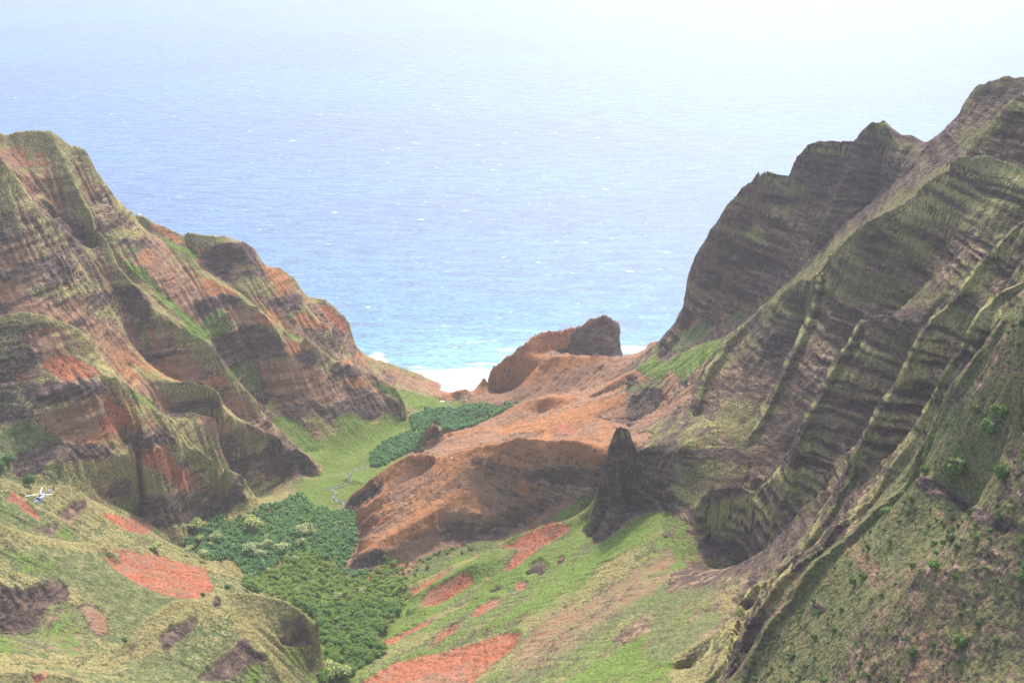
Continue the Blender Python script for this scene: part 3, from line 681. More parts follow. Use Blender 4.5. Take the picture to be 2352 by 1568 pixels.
# cliffs and walls
p('lush','G',[(0,720),(180,640),(340,595),(300,680),(150,790),(60,890),(0,820)],1,2)
p('scrub','G',[(0,560),(240,440),(240,570),(0,700)],.9,2)
p('scrub','G',[(320,440),(560,350),(700,310),(560,410),(450,500),(340,560)],.6,3)
p('moss','G',[(180,280),(560,500)][:0] or [(960,200),(1300,140),(1500,260),(1900,300),(1700,370),(1300,340),(1000,330)],.9,4)
p('moss','F',[(1420,1380),(1520,1290),(1750,1290),(1700,1400),(1500,1430)],.9,3)
p('moss','G',[(200,1100),(400,1040),(600,1100),(480,1250),(330,1200)],.9,5)
p('moss','F',[(1990,690),(2150,460),(2200,430),(2160,560),(2020,700)],.9,3)
p('moss','F',[(1950,560),(2170,430),(2050,600),(1880,720)],.8,3)
p('dry','F',[(470,1230),(560,1160),(640,1260),(600,1300)],.8,2)
p('dry','F',[(380,1450),(560,1460),(700,1540),(480,1500)],.6,3)
p('dry','F',[(370,1380),(450,1290),(460,1350)],.7,2)
p('dry','F',[(600,1150),(680,1040),(720,1140)],.5,3)
p('tan','F',[(900,620),(1200,620),(1140,740),(900,700)],.4,4)
p('dark','F',[(1190,1190),(1240,1070),(1380,1000),(1390,1100),(1260,1180)],1,3)
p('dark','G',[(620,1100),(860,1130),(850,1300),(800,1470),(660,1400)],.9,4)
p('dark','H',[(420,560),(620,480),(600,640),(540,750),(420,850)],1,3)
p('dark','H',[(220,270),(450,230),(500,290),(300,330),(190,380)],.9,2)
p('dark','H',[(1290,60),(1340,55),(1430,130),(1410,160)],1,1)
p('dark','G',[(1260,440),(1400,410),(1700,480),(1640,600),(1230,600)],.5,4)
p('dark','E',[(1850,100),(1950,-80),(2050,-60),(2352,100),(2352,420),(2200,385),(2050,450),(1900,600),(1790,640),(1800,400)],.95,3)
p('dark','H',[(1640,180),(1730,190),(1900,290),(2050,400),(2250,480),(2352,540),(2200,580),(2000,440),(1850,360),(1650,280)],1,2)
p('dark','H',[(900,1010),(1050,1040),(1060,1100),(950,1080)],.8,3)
p('tan','H',[(1650,330),(1900,450),(2050,520),(1900,520),(1700,420)],.6,3)
p('tan','H',[(1100,640),(1300,600),(1500,860),(1300,900)],.5,6)

p('moss','V',[(1730,718),(1760,690),(1960,520),(2070,440),(2160,385),(2170,410),(2080,480),(1960,570),(1780,715)],.8,3)
# default cover by region, slope and height in the place
n1 = fbm(Xm, Ym, Zm, 60.0, 4); n2 = fbm(Xm + 500, Ym, Zm * 1.6, 16.0, 3); n3 = fbm(Xm, Ym + 900, Zm, 130.0, 3)
zs = Zm + 0.03 * Xm - 0.02 * Ym + 5 * vnoise(Xm / 70, Ym / 70, Zm / 70) + 1.5 * vnoise(Xm / 14, Ym / 14, Zm / 14)
bnd = .8 * vnoise(zs / 5.0, Xm / 130, Ym / 130) + 0.8 * vnoise(zs / 2.4 + 31, Xm / 50, Ym / 50) + .4 * vnoise(zs / 11 + 5, Xm / 90, Ym / 90)
bnd2 = vnoise(zs / 17.0 + 9, Xm / 220, Ym / 220)
steep = sstep(0.75, 1.35, slope)
cv = np.clip(convex / 3.0, -1, 1)
D0 = np.zeros((len(CLS),) + Xm.shape, np.float32)
def dset(c, r, val):
    D0[CLS.index(c)] += (r * np.clip(val, 0, 1)).astype(np.float32)
lr = reg('left_ridge') + reg('brown_spur') + reg('scarred_spur')
dset('dry', lr, (1 - steep) * sstep(-.15, .35, n1 + 0.5 * n2) * .8 + sstep(.25, .7, cv) * .5 + .35 * sstep(.1, .5, bnd))
dset('dark', lr, .6 * sstep(.25, .7, bnd2 + .5 * n1) * steep + .1 * steep); dset('org', lr, .6 * sstep(.05, .4, n3 + .5 * n1) * sstep(1000, 1500, Ym + 900 * (Xm / Ym + .3)))
dset('tan', lr, .7 * sstep(-.35, .25, n3))
dset('scrub', lr, .3 * sstep(.1, .4, -n1 + .3 * n2) * (1 - steep))
hl = reg('headland') + reg('orange_spur') + reg('red_spur')
dset('tan', hl, .85 - .25 * sstep(.9, 1.5, slope))
dset('dry', hl, .3 * sstep(.1, .5, bnd) * steep)
dset('dark', hl, .55 * sstep(.85, 1.4, slope) * sstep(0, .5, bnd + n1))
dset('org', hl, .55 * sstep(.15, .6, cv) + .3 * sstep(0, .3, n1))
gh = reg('grass_hill') + reg('grassy_knoll')
dset('scrub', gh, .8 + .4 * n1); dset('dry', gh, .2 + .8 * n3 + .5 * sstep(.1, .5, cv)); dset('dark', gh, .5 * sstep(1.0, 1.4, slope) * sstep(-.1, .3, n1)); dset('lush', gh, .6 * sstep(.1, .4, -n3 + .4 * n1))
gs = reg('green_spur')
dset('scrub', gs, .75); dset('lush', gs, .35 + .8 * n1); stk = fbm((Xm * .66 - Ym * .75) / 9, (Xm * .75 + Ym * .66) / 90, Zm * 0, 1.0, 3)
stk2 = fbm((Xm * .66 - Ym * .75) / 30 + 9, (Xm * .75 + Ym * .66) / 200, Zm * 0, 1.0, 2)
dset('lush', gs, .5 * sstep(0, .4, stk + stk2)); dset('tan', gs, .5 * sstep(.05, .4, -stk - stk2)); dset('dry', gs, .4 * sstep(.1, .4, stk - stk2))
dset('dry', gs, .5 * sstep(.05, .4, cv) + .4 * n3 + .2)
vf = reg('valley_floor')
dset('lush', vf, .75 + .5 * n1); dset('dry', vf, .25 + .7 * n3)
cl = reg('sea_cliff') + reg('cliff_wall') + reg('rock_pinnacle') + reg('green_ridge')
dset('moss', cl, .3 + .45 * sstep(-.1, .4, n1 + .5 * n3) * (.5 + .5 * sstep(-.3, .4, bnd)) + .5 * sstep(.1, .6, cv))
dset('dark', cl, .25 + .5 * sstep(.0, .5, -bnd) + .3 * sstep(0, .5, bnd2))
dset('dry', cl, .45 * sstep(.1, .6, bnd) + .25 * sstep(.2, .8, cv))
dset('dark', reg('sea_cliff'), .25)
dset('lush', cl, .3 * crest_near * (1 + 2 * n1)); dset('moss', cl, .6 * crest_near); dset('dry', cl, .75 * crest_near)
dset('dry', lr, .75 * crest_near); dset('dry', gh, .8 * crest_near); dset('dry', gs, .7 * crest_near); dset('org', hl, .4 * crest_near * (1 + n1) + .25 * sstep(-.1, .4, n3 + n1))
ss = reg('shrub_slope')
dset('lush', ss, .4 * crest_near)
dset('moss', ss, .5 + .5 * n2); dset('tan', ss, .35 + .7 * n1); dset('scrub', ss, .5 + .8 * n3 + .4 * n2)
dset('dark', ss, .25 * sstep(.1, .5, bnd))
U, V = project(Xm, Ym, Zm)
jx = 13 * fbm(Xm, Ym, Zm, 30.0, 5, .65); jy = 9 * fbm(Xm + 77, Ym, Zm, 30.0, 5, .65)
iu = np.clip(((U + jx) / 2).astype(int), 0, PW - 1); iv = np.clip(((V + jy) / 2).astype(int), 0, PH - 1)
infr = ((U > -4) & (U < 2356) & (V > -4) & (V < 1572) & vism).astype(np.float32)
infr = blur(blur(infr, 3, 0), 3, 1)
al = PALPHA[iv, iu] * infr
COV = np.stack([D0[k] * (1 - al) + PAINT[k][iv, iu] * infr for k in range(len(CLS))])
SOIL = np.clip(COV[3] + COV[4], 0, 1)
GRASSY = np.clip(COV[0] + COV[1] * .7 + COV[2] + COV[7] * .3, 0, 1)
ROCK = np.clip(1 - GRASSY - SOIL * .8 - COV[5] * .5, 0, 1)
ROCK = np.clip(ROCK + COV[6] * .6, 0, 1)
# ------------------------------------------------------------------ relief on the mesh: ledges, scarps and rough ground
WALLS = np.clip(cl + .7 * lr + .3 * hl, 0, 1)
nx_ = -SX; ny_ = -SY; nl = np.sqrt(nx_ ** 2 + ny_ ** 2) + 1e-6
brk = sstep(-.4, .4, vnoise(Xm / 37 + 3, Ym / 37, Zm / 30))
ledge = (bnd * 1.6 + bnd2 * 2.2) * steep * WALLS * (.35 + .65 * ROCK) * (.5 + .8 * brk)
rough = fbm(Xm, Ym, Zm, 26.0, 5, .6) * (1.3 + 5.5 * ROCK) + fbm(Xm + 9, Ym, Zm * .6, 70.0, 3, .5, True) * 3.5 * steep
rough = rough * (1 + 1.6 * hl) 
crag = fbm(Xm + 300, Ym, Zm, 40.0, 5, .55, True) - .45
rough = rough + crag * (7.0 - 4.0 * cl) * ROCK * steep + np.clip(fbm(Xm, Ym + 70, Zm, 9.0, 3, .6), -.1, 1) * 3.0 * ROCK
land = sstep(-1.0, 3.0, Zm)
fl = 1 - .85 * vf
Xd = Xm + nx_ / nl * (ledge + rough * steep * .6) * land * fl
Yd = Ym + ny_ / nl * (ledge + rough * steep * .6) * land * fl
sc = blur(blur(sstep(.35, .6, COV[3] * gh + COV[3] * gs), 3, 0), 3, 1)
rill = fbm(Xm * 1.6, Ym * .5, Zm * .2, 14.0, 3, .55, True)
Zd = Zm + (rough * .5 * (1 - .5 * steep) - 3.0 * sc - 1.6 * rill * COV[3:6].sum(0).clip(0, 1) * (1 - vf) - 2.2 * hl * fbm(Xm * .8, Ym * 1.1, Zm * .2, 32.0, 4, .55, True)
          - 3.5 * sstep(.3, .6, COV[6] + .4 * n2) * (gh + gs + hl)) * land * fl
# ------------------------------------------------------------------ node helper
class NB:
    def __init__(self, name):
        self.m = bpy.data.materials.new(name); self.m.use_nodes = True
        self.t = self.m.node_tree; self.n = self.t.nodes
        self.b = self.n['Principled BSDF']; self.out = self.n['Material Output']
        self.co = self.n.new('ShaderNodeTexCoord').outputs['Object']
    def link(self, a, b): self.t.links.new(a, b)
    def val(self, x, sock):
        if isinstance(x, (int, float)): sock.default_value = x
        elif isinstance(x, tuple): sock.default_value = x if len(x) == len(sock.default_value) else x + (1,)
        else: self.link(x, sock)
    def noise(self, scale, detail=3, rough=.55, vec=None, stretch=None, dist=0):
        nd = self.n.new('ShaderNodeTexNoise')
        nd.inputs['Scale'].default_value = scale; nd.inputs['Detail'].default_value = detail; nd.inputs['Roughness'].default_value = rough
        nd.inputs['Distortion'].default_value = dist
        v = vec or self.co
        if stretch:
            mp = self.n.new('ShaderNodeMapping'); mp.inputs['Scale'].default_value = stretch[:3]
            if len(stretch) > 3: mp.inputs['Rotation'].default_value = (0, 0, stretch[3])
            self.link(v, mp.inputs[0]); v = mp.outputs[0]
        self.link(v, nd.inputs['Vector'])
        return nd.outputs['Fac']
    def math(self, op, a, b=0.0, c=0.0, clamp=False):
        nd = self.n.new('ShaderNodeMath'); nd.operation = op; nd.use_clamp = clamp
        for i, x in enumerate((a, b, c)): self.val(x, nd.inputs[i])
        return nd.outputs[0]
    def ramp(self, x, lo, hi, a=0.0, b=1.0):
        nd = self.n.new('ShaderNodeMapRange'); nd.interpolation_type = 'SMOOTHSTEP'
        self.val(x, nd.inputs[0])
        for i, q_ in enumerate((lo, hi, a, b)): nd.inputs[i + 1].default_value = q_
        return nd.outputs[0]
    def mix(self, f, a, b):
        nd = self.n.new('ShaderNodeMix'); nd.data_type = 'RGBA'
        self.val(f, nd.inputs[0]); self.val(a, nd.inputs[6]); self.val(b, nd.inputs[7])
        return nd.outputs[2]
    def scale(self, col, f):
        nd = self.n.new('ShaderNodeVectorMath'); nd.operation = 'SCALE'
        self.val(col, nd.inputs[0]); self.val(f, nd.inputs[3])
        return nd.outputs[0]
    def attr(self, name):
        nd = self.n.new('ShaderNodeAttribute'); nd.attribute_name = name
        sp_ = self.n.new('ShaderNodeSeparateColor'); self.link(nd.outputs['Color'], sp_.inputs[0])
        return sp_.outputs
    def bump(self, h, strength, dist):
        nd = self.n.new('ShaderNodeBump'); nd.inputs['Strength'].default_value = strength; nd.inputs['Distance'].default_value = dist
        self.link(h, nd.inputs['Height']); self.link(nd.outputs[0], self.b.inputs['Normal'])
def simple(name, col, rough=.8, metal=0, var=.25, scale=.5):
    b = NB(name)
    n = b.noise(scale, 3)
    b.link(b.scale(col, b.ramp(n, .3, .7, 1 - var, 1 + var)), b.b.inputs['Base Color'])
    b.b.inputs['Roughness'].default_value = rough; b.b.inputs['Metallic'].default_value = metal
    return b.m

# ------------------------------------------------------------------ ground material: rock, soil and grass by cover
def ground_material():
    b = NB('weathered_ground')
    c1 = b.attr('cover_grass'); c2 = b.attr('cover_soil'); c3 = b.attr('cover_rock')
    nf = b.noise(.35, 3, .6); nm = b.noise(.09, 4, .6); ns = b.noise(1.0, 6, .66, stretch=(.06, .06, .24), dist=.4); nb = b.noise(.02, 3)
    tuft = b.noise(.6, 2, .7)
    speck = b.noise(.16, 2, .5)
    v1 = b.ramp(nf, .32, .68, .62, 1.38); v2 = b.ramp(nm, .3, .7, .8, 1.22); vv = b.math('MULTIPLY', v1, v2)
    vs = b.ramp(ns, .36, .64, .55, 1.45)
    def edge(wt, k=.55):
        x = b.math('ADD', wt, b.math('MULTIPLY', b.math('SUBTRACT', nf, .5), k * 1.3))
        x = b.math('ADD', x, b.math('MULTIPLY', b.math('SUBTRACT', nm, .5), k * 1.3))
        return b.ramp(x, .34, .66)
    rock = b.mix(b.ramp(nb, .35, .65), PAL['rock_a'], PAL['rock_b'])
    rock = b.mix(b.math('MULTIPLY', b.ramp(ns, .5, .62), .45), rock, PAL['rock_c'])
    rock = b.scale(rock, b.math('MULTIPLY', vs, v1))
    tan = b.scale(b.mix(b.ramp(nm, .35, .65), PAL['tan_a'], PAL['tan_b']), v2)
    sp_ = b.ramp(speck, .64, .7)
    nr = b.noise(.05, 5, .7, stretch=(.5, 1, .5))
    red = b.scale(b.mix(b.ramp(nm, .3, .7), PAL['red_a'], PAL['red_b']), b.math('MULTIPLY', v2, v1))
    red = b.mix(b.ramp(nr, .48, .62, 0, .75), red, PAL['tan_b'])
    org = b.scale(b.mix(b.ramp(nm, .3, .7), PAL['org_a'], PAL['org_b']), v2)
    dark = b.scale(b.mix(b.ramp(nm, .3, .7), PAL['dark_a'], PAL['dark_b']), b.math('MULTIPLY', vs, v1))
    lush = b.scale(b.mix(b.ramp(nm, .35, .65), PAL['lush_a'], PAL['lush_b']), vv)
    dry = b.scale(b.mix(b.ramp(nm, .35, .65), PAL['dry_a'], PAL['dry_b']), vv)
    scr = b.scale(b.mix(b.ramp(nm, .3, .7), PAL['scrub_a'], PAL['scrub_b']), vv)
    moss = b.scale(b.mix(b.ramp(tuft, .35, .65), PAL['moss_a'], PAL['moss_b']), vv)
    soilmix = lambda x: b.mix(b.math('MULTIPLY', sp_, .75), x, PAL['speck'])
    col = b.mix(edge(c2['Blue'], .9), rock, soilmix(tan))
    col = b.mix(edge(c2['Red'], .95), col, soilmix(red))
    col = b.mix(edge(c2['Green'], .7), col, soilmix(org))
    col = b.mix(edge(c1['Blue'], .9), col, scr)
    col = b.mix(edge(c3['Green'], 1.0), col, moss)
    col = b.mix(edge(c1['Green'], .9), col, dry)
    col = b.mix(edge(c3['Red'], .8), col, dark)
    col = b.mix(edge(c1['Red'], .8), col, lush)
    lay = b.attr('rock_layers')
    col = b.scale(col, b.ramp(lay['Red'], .12, .88, .5, 1.5))
    b.link(col, b.b.inputs['Base Color'])
    b.b.inputs['Roughness'].default_value = .95
    b.b.inputs['Specular IOR Level'].default_value = .15
    hh = b.math('ADD', b.math('MULTIPLY', nf, 1.0), b.math('MULTIPLY', ns, b.math('ADD', .5, b.math('MULTIPLY', c3['Blue'], 1.8))))
    hh = b.math('ADD', hh, b.math('MULTIPLY', nm, 2.2))
    b.bump(hh, .8, 2.4)
    return b.m
PAL = dict(rock_a=(.20, .125, .08), rock_b=(.155, .105, .075), rock_c=(.33, .23, .14),
           tan_a=(.34, .18, .10), tan_b=(.27, .16, .105), red_a=(.40, .135, .06), red_b=(.31, .11, .065), org_a=(.43, .18, .065), org_b=(.33, .155, .075),
           dark_a=(.085, .06, .052), dark_b=(.12, .08, .065), lush_a=(.145, .20, .035), lush_b=(.11, .165, .035), dry_a=(.27, .235, .09), dry_b=(.22, .19, .08),
           scrub_a=(.115, .145, .05), scrub_b=(.155, .155, .065), moss_a=(.12, .115, .045), moss_b=(.165, .14, .06), speck=(.08, .06, .035))
GROUND = ground_material()

# ------------------------------------------------------------------ build the hills, one object per landform
P3 = np.stack([Xd, Yd, Zd], -1)
idx = np.arange(NR * NC).reshape(NR, NC)
# vertex normals of the whole surface, so neighbouring landforms meet without a seam
du = np.gradient(P3, axis=1); dv = np.gradient(P3, axis=0)
NRM = np.cross(du, dv); NRM /= np.linalg.norm(NRM, axis=-1, keepdims=True) + 1e-9
Q = np.stack([idx[:-1, :-1], idx[:-1, 1:], idx[1:, 1:], idx[1:, :-1]], -1).reshape(-1, 4)
FR = RM[:-1, :-1].reshape(-1)
keep = (Zm[:-1, :-1].reshape(-1) > -8)
CV = COV.reshape(len(CLS), -1)
STR = (.5 + .6 * (sstep(-.5, .5, bnd) - .5) * (.35 + .75 * brk) * np.clip(steep * (cl + .5 * lr + .4 * hl) + .12, 0, 1)).reshape(-1)
co_all = P3.reshape(-1, 3); nr_all = NRM.reshape(-1, 3)
def put_attr(me, name, r, g, b_):
    a = me.color_attributes.new(name, 'FLOAT_COLOR', 'POINT')
    a.data.foreach_set('color', np.stack([r, g, b_, np.ones_like(r)], -1).astype(np.float32).ravel())
INFO = {
 'left_ridge': ('coastal_ridge', 'tall brown layered ridge left of the bay with yellow grass along its crests'),
 'brown_spur': ('brown_spur', 'brown rocky spur with a long green chute, ending in a dark point above the flat meadow'),
 'scarred_spur': ('scarred_spur', 'broad brown hillside with orange red bare scars, behind the helicopter'),
 'grass_hill': ('grassy_hill', 'green hills with two large red bare soil scars at the left, below the helicopter'),
 'grassy_knoll': ('grassy_knoll', 'rounded grassy knoll with dark rock outcrops at the bottom left'),
 'valley_floor': ('valley_floor', 'flat grassy valley floor with stream leading down to the white surf'),
 'headland': ('headland', 'orange headland ending in a dark cliff standing in the sea'),
 'orange_spur': ('orange_spur', 'narrow orange earth ridges behind the big red spur, right of the dense thickets'),
 'red_spur': ('red_spur', 'big bare red and tan spur in the centre with dark cliffs on its right side'),
 'green_spur': ('green_slope', 'green slope streaked with narrow red soil scars below the dark pinnacle'),
 'rock_pinnacle': ('rock_pinnacle', 'dark rock tower standing at the head of the green slope'),
 'cliff_wall': ('fluted_cliff', 'huge dark fluted rock wall with parallel sharp ribs on the right'),
 'sea_cliff': ('sea_cliff', 'dark jagged cliff dropping to the sea at the upper right'),
 'green_ridge': ('green_ridge', 'green topped ridge rising to the upper right corner'),
 'shrub_slope': ('shrub_slope', 'near steep slope dotted with shrubs at the lower right'),
}
for rn, ri in REGN.items():
    sel = Q[(FR == ri) & keep]
    if not len(sel): continue
    used, inv = np.unique(sel, return_inverse=True)
    inv = inv.reshape(-1)
    me = bpy.data.meshes.new(INFO[rn][0])
    me.vertices.add(len(used)); me.vertices.foreach_set('co', co_all[used].astype(np.float32).ravel())
    me.loops.add(len(inv)); me.loops.foreach_set('vertex_index', inv.astype(np.int32))
    me.polygons.add(len(sel)); me.polygons.foreach_set('loop_start', np.arange(0, len(inv), 4, dtype=np.int32))
    me.update()
    me.polygons.foreach_set('use_smooth', np.ones(len(sel), bool))
    put_attr(me, 'cover_grass', CV[0][used], CV[1][used], CV[2][used])
    put_attr(me, 'cover_soil', CV[3][used], CV[4][used], CV[5][used])
    put_attr(me, 'cover_rock', CV[6][used], CV[7][used], ROCK.reshape(-1)[used])
    put_attr(me, 'rock_layers', STR[used], ROCK.reshape(-1)[used], STR[used])
    me.normals_split_custom_set_from_vertices(nr_all[used].tolist())
    me.materials.append(GROUND)
    ob = bpy.data.objects.new(INFO[rn][0], me); C.objects.link(ob)
    tag(ob, INFO[rn][1], 'landform', kind='structure')

# ------------------------------------------------------------------ sea
def sea_material():
    b = NB('sea_water')
    sepx = b.n.new('ShaderNodeSeparateXYZ'); b.link(b.co, sepx.inputs[0])
    x, y = sepx.outputs[0], sepx.outputs[1]
    big = b.noise(.0011, 3, .55, stretch=(.5, 1, 1)); mid = b.noise(.008, 4, .6, stretch=(.45, 1, 1, .15))
    # shallow water near the bay
    dx = b.math('MULTIPLY', b.math('SUBTRACT', x, 10.0), .75); dy = b.math('SUBTRACT', y, 2440.0)
    dist = b.math('SQRT', b.math('ADD', b.math('MULTIPLY', dx, dx), b.math('MULTIPLY', dy, dy)))
    wob = b.math('ADD', dist, b.math('MULTIPLY', b.math('SUBTRACT', mid, .5), 260.0))
    shallow = b.ramp(wob, 1150, 120)
    vshallow = b.ramp(wob, 520, 60)
    deep = b.mix(b.ramp(big, .35, .65), SEA['deep_a'], SEA['deep_b'])
    col = b.mix(shallow, deep, SEA['mid'])
    col = b.mix(b.math('MULTIPLY', vshallow, .8), col, SEA['aqua'])
    patch = b.noise(.03, 4, .65, stretch=(.35, 1, 1, .2))
    col = b.scale(col, b.ramp(patch, .3, .7, .72, 1.3))
    # white caps
    cap = b.noise(.045, 4, .62, stretch=(.5, 1, 1, .1)); capl = b.noise(.012, 2, .5)
    fine = b.noise(.16, 3, .7, stretch=(.4, 1, 1, .1))
    caps = b.ramp(b.math('ADD', cap, b.math('MULTIPLY', capl, .12)), .735, .775)
    caps = b.math('MAXIMUM', caps, b.ramp(fine, .755, .80))
    col = b.scale(col, b.ramp(fine, .35, .62, .7, 1.35))
    # surf on the beach and round the headland
    fn = b.noise(.02, 5, .65, stretch=(.5, 1, 1)); 
    sdist = b.math('ADD', b.math('SUBTRACT', y, 2440.0), b.math('MULTIPLY', b.math('SUBTRACT', fn, .5), 190.0))
    surf = b.math('MULTIPLY', b.ramp(sdist, 175, 110), b.math('MULTIPLY', b.ramp(x, -230, -190), b.ramp(x, 175, 135)))
    h1 = b.math('ABSOLUTE', b.math('SUBTRACT', x, 270.0)); h2 = b.math('ABSOLUTE', b.math('SUBTRACT', b.math('ADD', y, b.math('MULTIPLY', x, .25)), 2765.0))
    hd = b.math('ADD', b.math('ADD', b.math('MULTIPLY', h1, .35), h2), b.math('MULTIPLY', fn, 60.0))
    surf = b.math('MAXIMUM', surf, b.ramp(hd, 72, 50))
    g1 = b.math('ABSOLUTE', b.math('SUBTRACT', x, -275.0)); g2 = b.math('ABSOLUTE', b.math('SUBTRACT', y, 2650.0))
    gd = b.math('ADD', b.math('ADD', g1, b.math('MULTIPLY', g2, .5)), b.math('MULTIPLY', fn, 80.0))
    surf = b.math('MAXIMUM', surf, b.ramp(gd, 75, 50))
    brk_ = b.noise(.02, 4, .6, stretch=(.12, 1, 1, .06))
    surf = b.math('MULTIPLY', surf, b.ramp(b.math('ADD', brk_, b.ramp(sdist, 20, 150, .25, 0.0)), .38, .52, .25, 1.0))
    foam = b.math('MAXIMUM', surf, caps)
    streak = b.math('MULTIPLY', b.ramp(b.noise(.014, 5, .7, stretch=(.3, 1, 1, .25)), .55, .75), b.ramp(wob, 800, 100, 0, .6))
    foam = b.math('MAXIMUM', foam, streak)
    col = b.mix(foam, col, (.9, .93, .95))
    b.link(col, b.b.inputs['Base Color'])
    b.link(b.ramp(foam, 0, 1, SEA['rough'], .9), b.b.inputs['Roughness'])
    b.b.inputs['IOR'].default_value = 1.333
    w1 = b.noise(.035, 4, .6, stretch=(.45, 1, 1, .12)); w2 = b.noise(.11, 3, .65, stretch=(.5, 1, 1, -.1))
    b.bump(b.math('ADD', b.math('MULTIPLY', w1, 6.0), b.math('MULTIPLY', w2, 2.2)), SEA['bump'], 1.0)
    return b.m
SEA = dict(deep_a=(.05, .12, .27), deep_b=(.05, .145, .30), mid=(.045, .18, .31), aqua=(.13, .33, .33), rough=.52, bump=1.0)
xs = np.concatenate([np.linspace(-90000, -6000, 12)[:-1], np.linspace(-6000, 6000, 25), np.linspace(6000, 90000, 12)[1:]])
ys = np.concatenate([np.linspace(300, 3000, 10), np.geomspace(3300, 140000, 30)])
vs_ = [(float(a), float(b_), 0.0) for b_ in ys for a in xs]
n_ = len(xs)
fs_ = [(j * n_ + i, j * n_ + i + 1, (j + 1) * n_ + i + 1, (j + 1) * n_ + i) for j in range(len(ys) - 1) for i in range(n_ - 1)]
me = bpy.data.meshes.new('sea'); me.from_pydata(vs_, [], fs_); me.materials.append(sea_material())
sea = bpy.data.objects.new('sea', me); C.objects.link(sea)
tag(sea, 'open blue ocean turning turquoise and then white with surf at the valley mouth', 'sea', kind='structure')

# ------------------------------------------------------------------ haze
def box_mesh(name, lo, hi):
    v = [(x, y, z_) for z_ in (lo[2], hi[2]) for y in (lo[1], hi[1]) for x in (lo[0], hi[0])]
    f = [(0, 2, 3, 1), (4, 5, 7, 6), (0, 1, 5, 4), (2, 6, 7, 3), (0, 4, 6, 2), (1, 3, 7, 5)]
    me = bpy.data.meshes.new(name); me.from_pydata(v, [], f); return me
hm = bpy.data.materials.new('sea_haze'); hm.use_nodes = True
ht = hm.node_tree; ht.nodes.remove(ht.nodes['Principled BSDF'])
pv = ht.nodes.new('ShaderNodeVolumePrincipled'); pv.inputs['Color'].default_value = (.98, .97, 1, 1)
pv.inputs['Density'].default_value = 3.6e-5; pv.inputs['Anisotropy'].default_value = 0.2
ht.links.new(pv.outputs[0], ht.nodes['Material Output'].inputs['Volume'])
me = box_mesh('haze', (-95000, -3000, -41), (95000, 145000, 1010)); me.materials.append(hm)
haze = bpy.data.objects.new('haze', me); C.objects.link(haze)
tag(haze, 'pale sea haze over the valley and the ocean', 'haze', kind='stuff')
# ------------------------------------------------------------------ which spot of ground the photograph shows at a given place
UD, VD = project(Xd, Yd, Zd)
BW, BH = 784, 523
SCR = np.full(BW * BH, -1, int)
visd = (((Zd - CAM_H) / Yd) >= np.maximum.accumulate((Zd - CAM_H) / Yd, 0) - 0.002)
okv = visd & (UD >= 0) & (UD < 2351) & (VD >= 0) & (VD < 1568)
fi = np.nonzero(okv.ravel())[0]
fi = fi[np.argsort(-Yd.ravel()[fi], kind='stable')]
SCR[(VD.ravel()[fi] / 3).astype(int) * BW + (UD.ravel()[fi] / 3).astype(int)] = fi
def hit(u, v):
    i, j = int(v / 3), int(u / 3)
    for r in range(0, 6):
        for di in range(-r, r + 1):
            for dj in range(-r, r + 1):
                a, b_ = i + di, j + dj
                if 0 <= a < BH and 0 <= b_ < BW and SCR[a * BW + b_] >= 0:
                    k = SCR[a * BW + b_]
                    return Vector(co_all[k].tolist()), Vector(nr_all[k].tolist())
    return None, None
def mppx(loc): return (loc - cam.location).length / F          # metres per picture unit there

# ------------------------------------------------------------------ leaves and wood
def leaf_material(name, a, b_, c, patchy=.05):
    b = NB(name)
    oi = b.n.new('ShaderNodeObjectInfo').outputs['Random']
    ge = b.n.new('ShaderNodeNewGeometry')
    n = b.noise(.9, 2, .7, vec=ge.outputs['Position']); p_ = b.noise(patchy, 3, .6, vec=ge.outputs['Position'])
    col = b.mix(b.ramp(n, .35, .65), a, b_)
    col = b.mix(b.math('MULTIPLY', b.ramp(b.math('ADD', p_, b.math('MULTIPLY', b.math('SUBTRACT', oi, .5), .35)), .42, .62), .85), col, c)
    ri = ge.outputs['Random Per Island']
    col = b.scale(col, b.math('MULTIPLY_ADD', ri, .7, .65))
    b.link(col, b.b.inputs['Base Color'])
    b.b.inputs['Roughness'].default_value = .7
    b.b.inputs['Specular IOR Level'].default_value = .2
    tr = b.n.new('ShaderNodeBsdfTranslucent'); mx = b.n.new('ShaderNodeMixShader'); mx.inputs[0].default_value = .42
    b.link(col, tr.inputs[0]); b.link(b.b.outputs[0], mx.inputs[1]); b.link(tr.outputs[0], mx.inputs[2]); b.link(mx.outputs[0], b.out.inputs[0])
    return b.m
L_GROVE = leaf_material('grove_leaves', (.22, .43, .16), (.32, .56, .21), (.17, .39, .19), .11)
L_FOREST = leaf_material('forest_leaves', (.14, .29, .06), (.24, .43, .08), (.34, .43, .08), .12)
L_PALE = leaf_material('pale_leaves', (.62, .66, .30), (.74, .75, .40), (.66, .66, .2), .1)
L_SHRUB = leaf_material('shrub_leaves', (.12, .21, .04), (.21, .32, .05), (.16, .18, .055), .03)
L_BRIGHT = leaf_material('bright_leaves', (.06, .19, .04), (.10, .27, .06), (.10, .22, .04), .1)
WOOD = simple('tree_bark', (.16, .12, .09), .9)
CORE = simple('inner_leaves', (.07, .14, .045), .9)

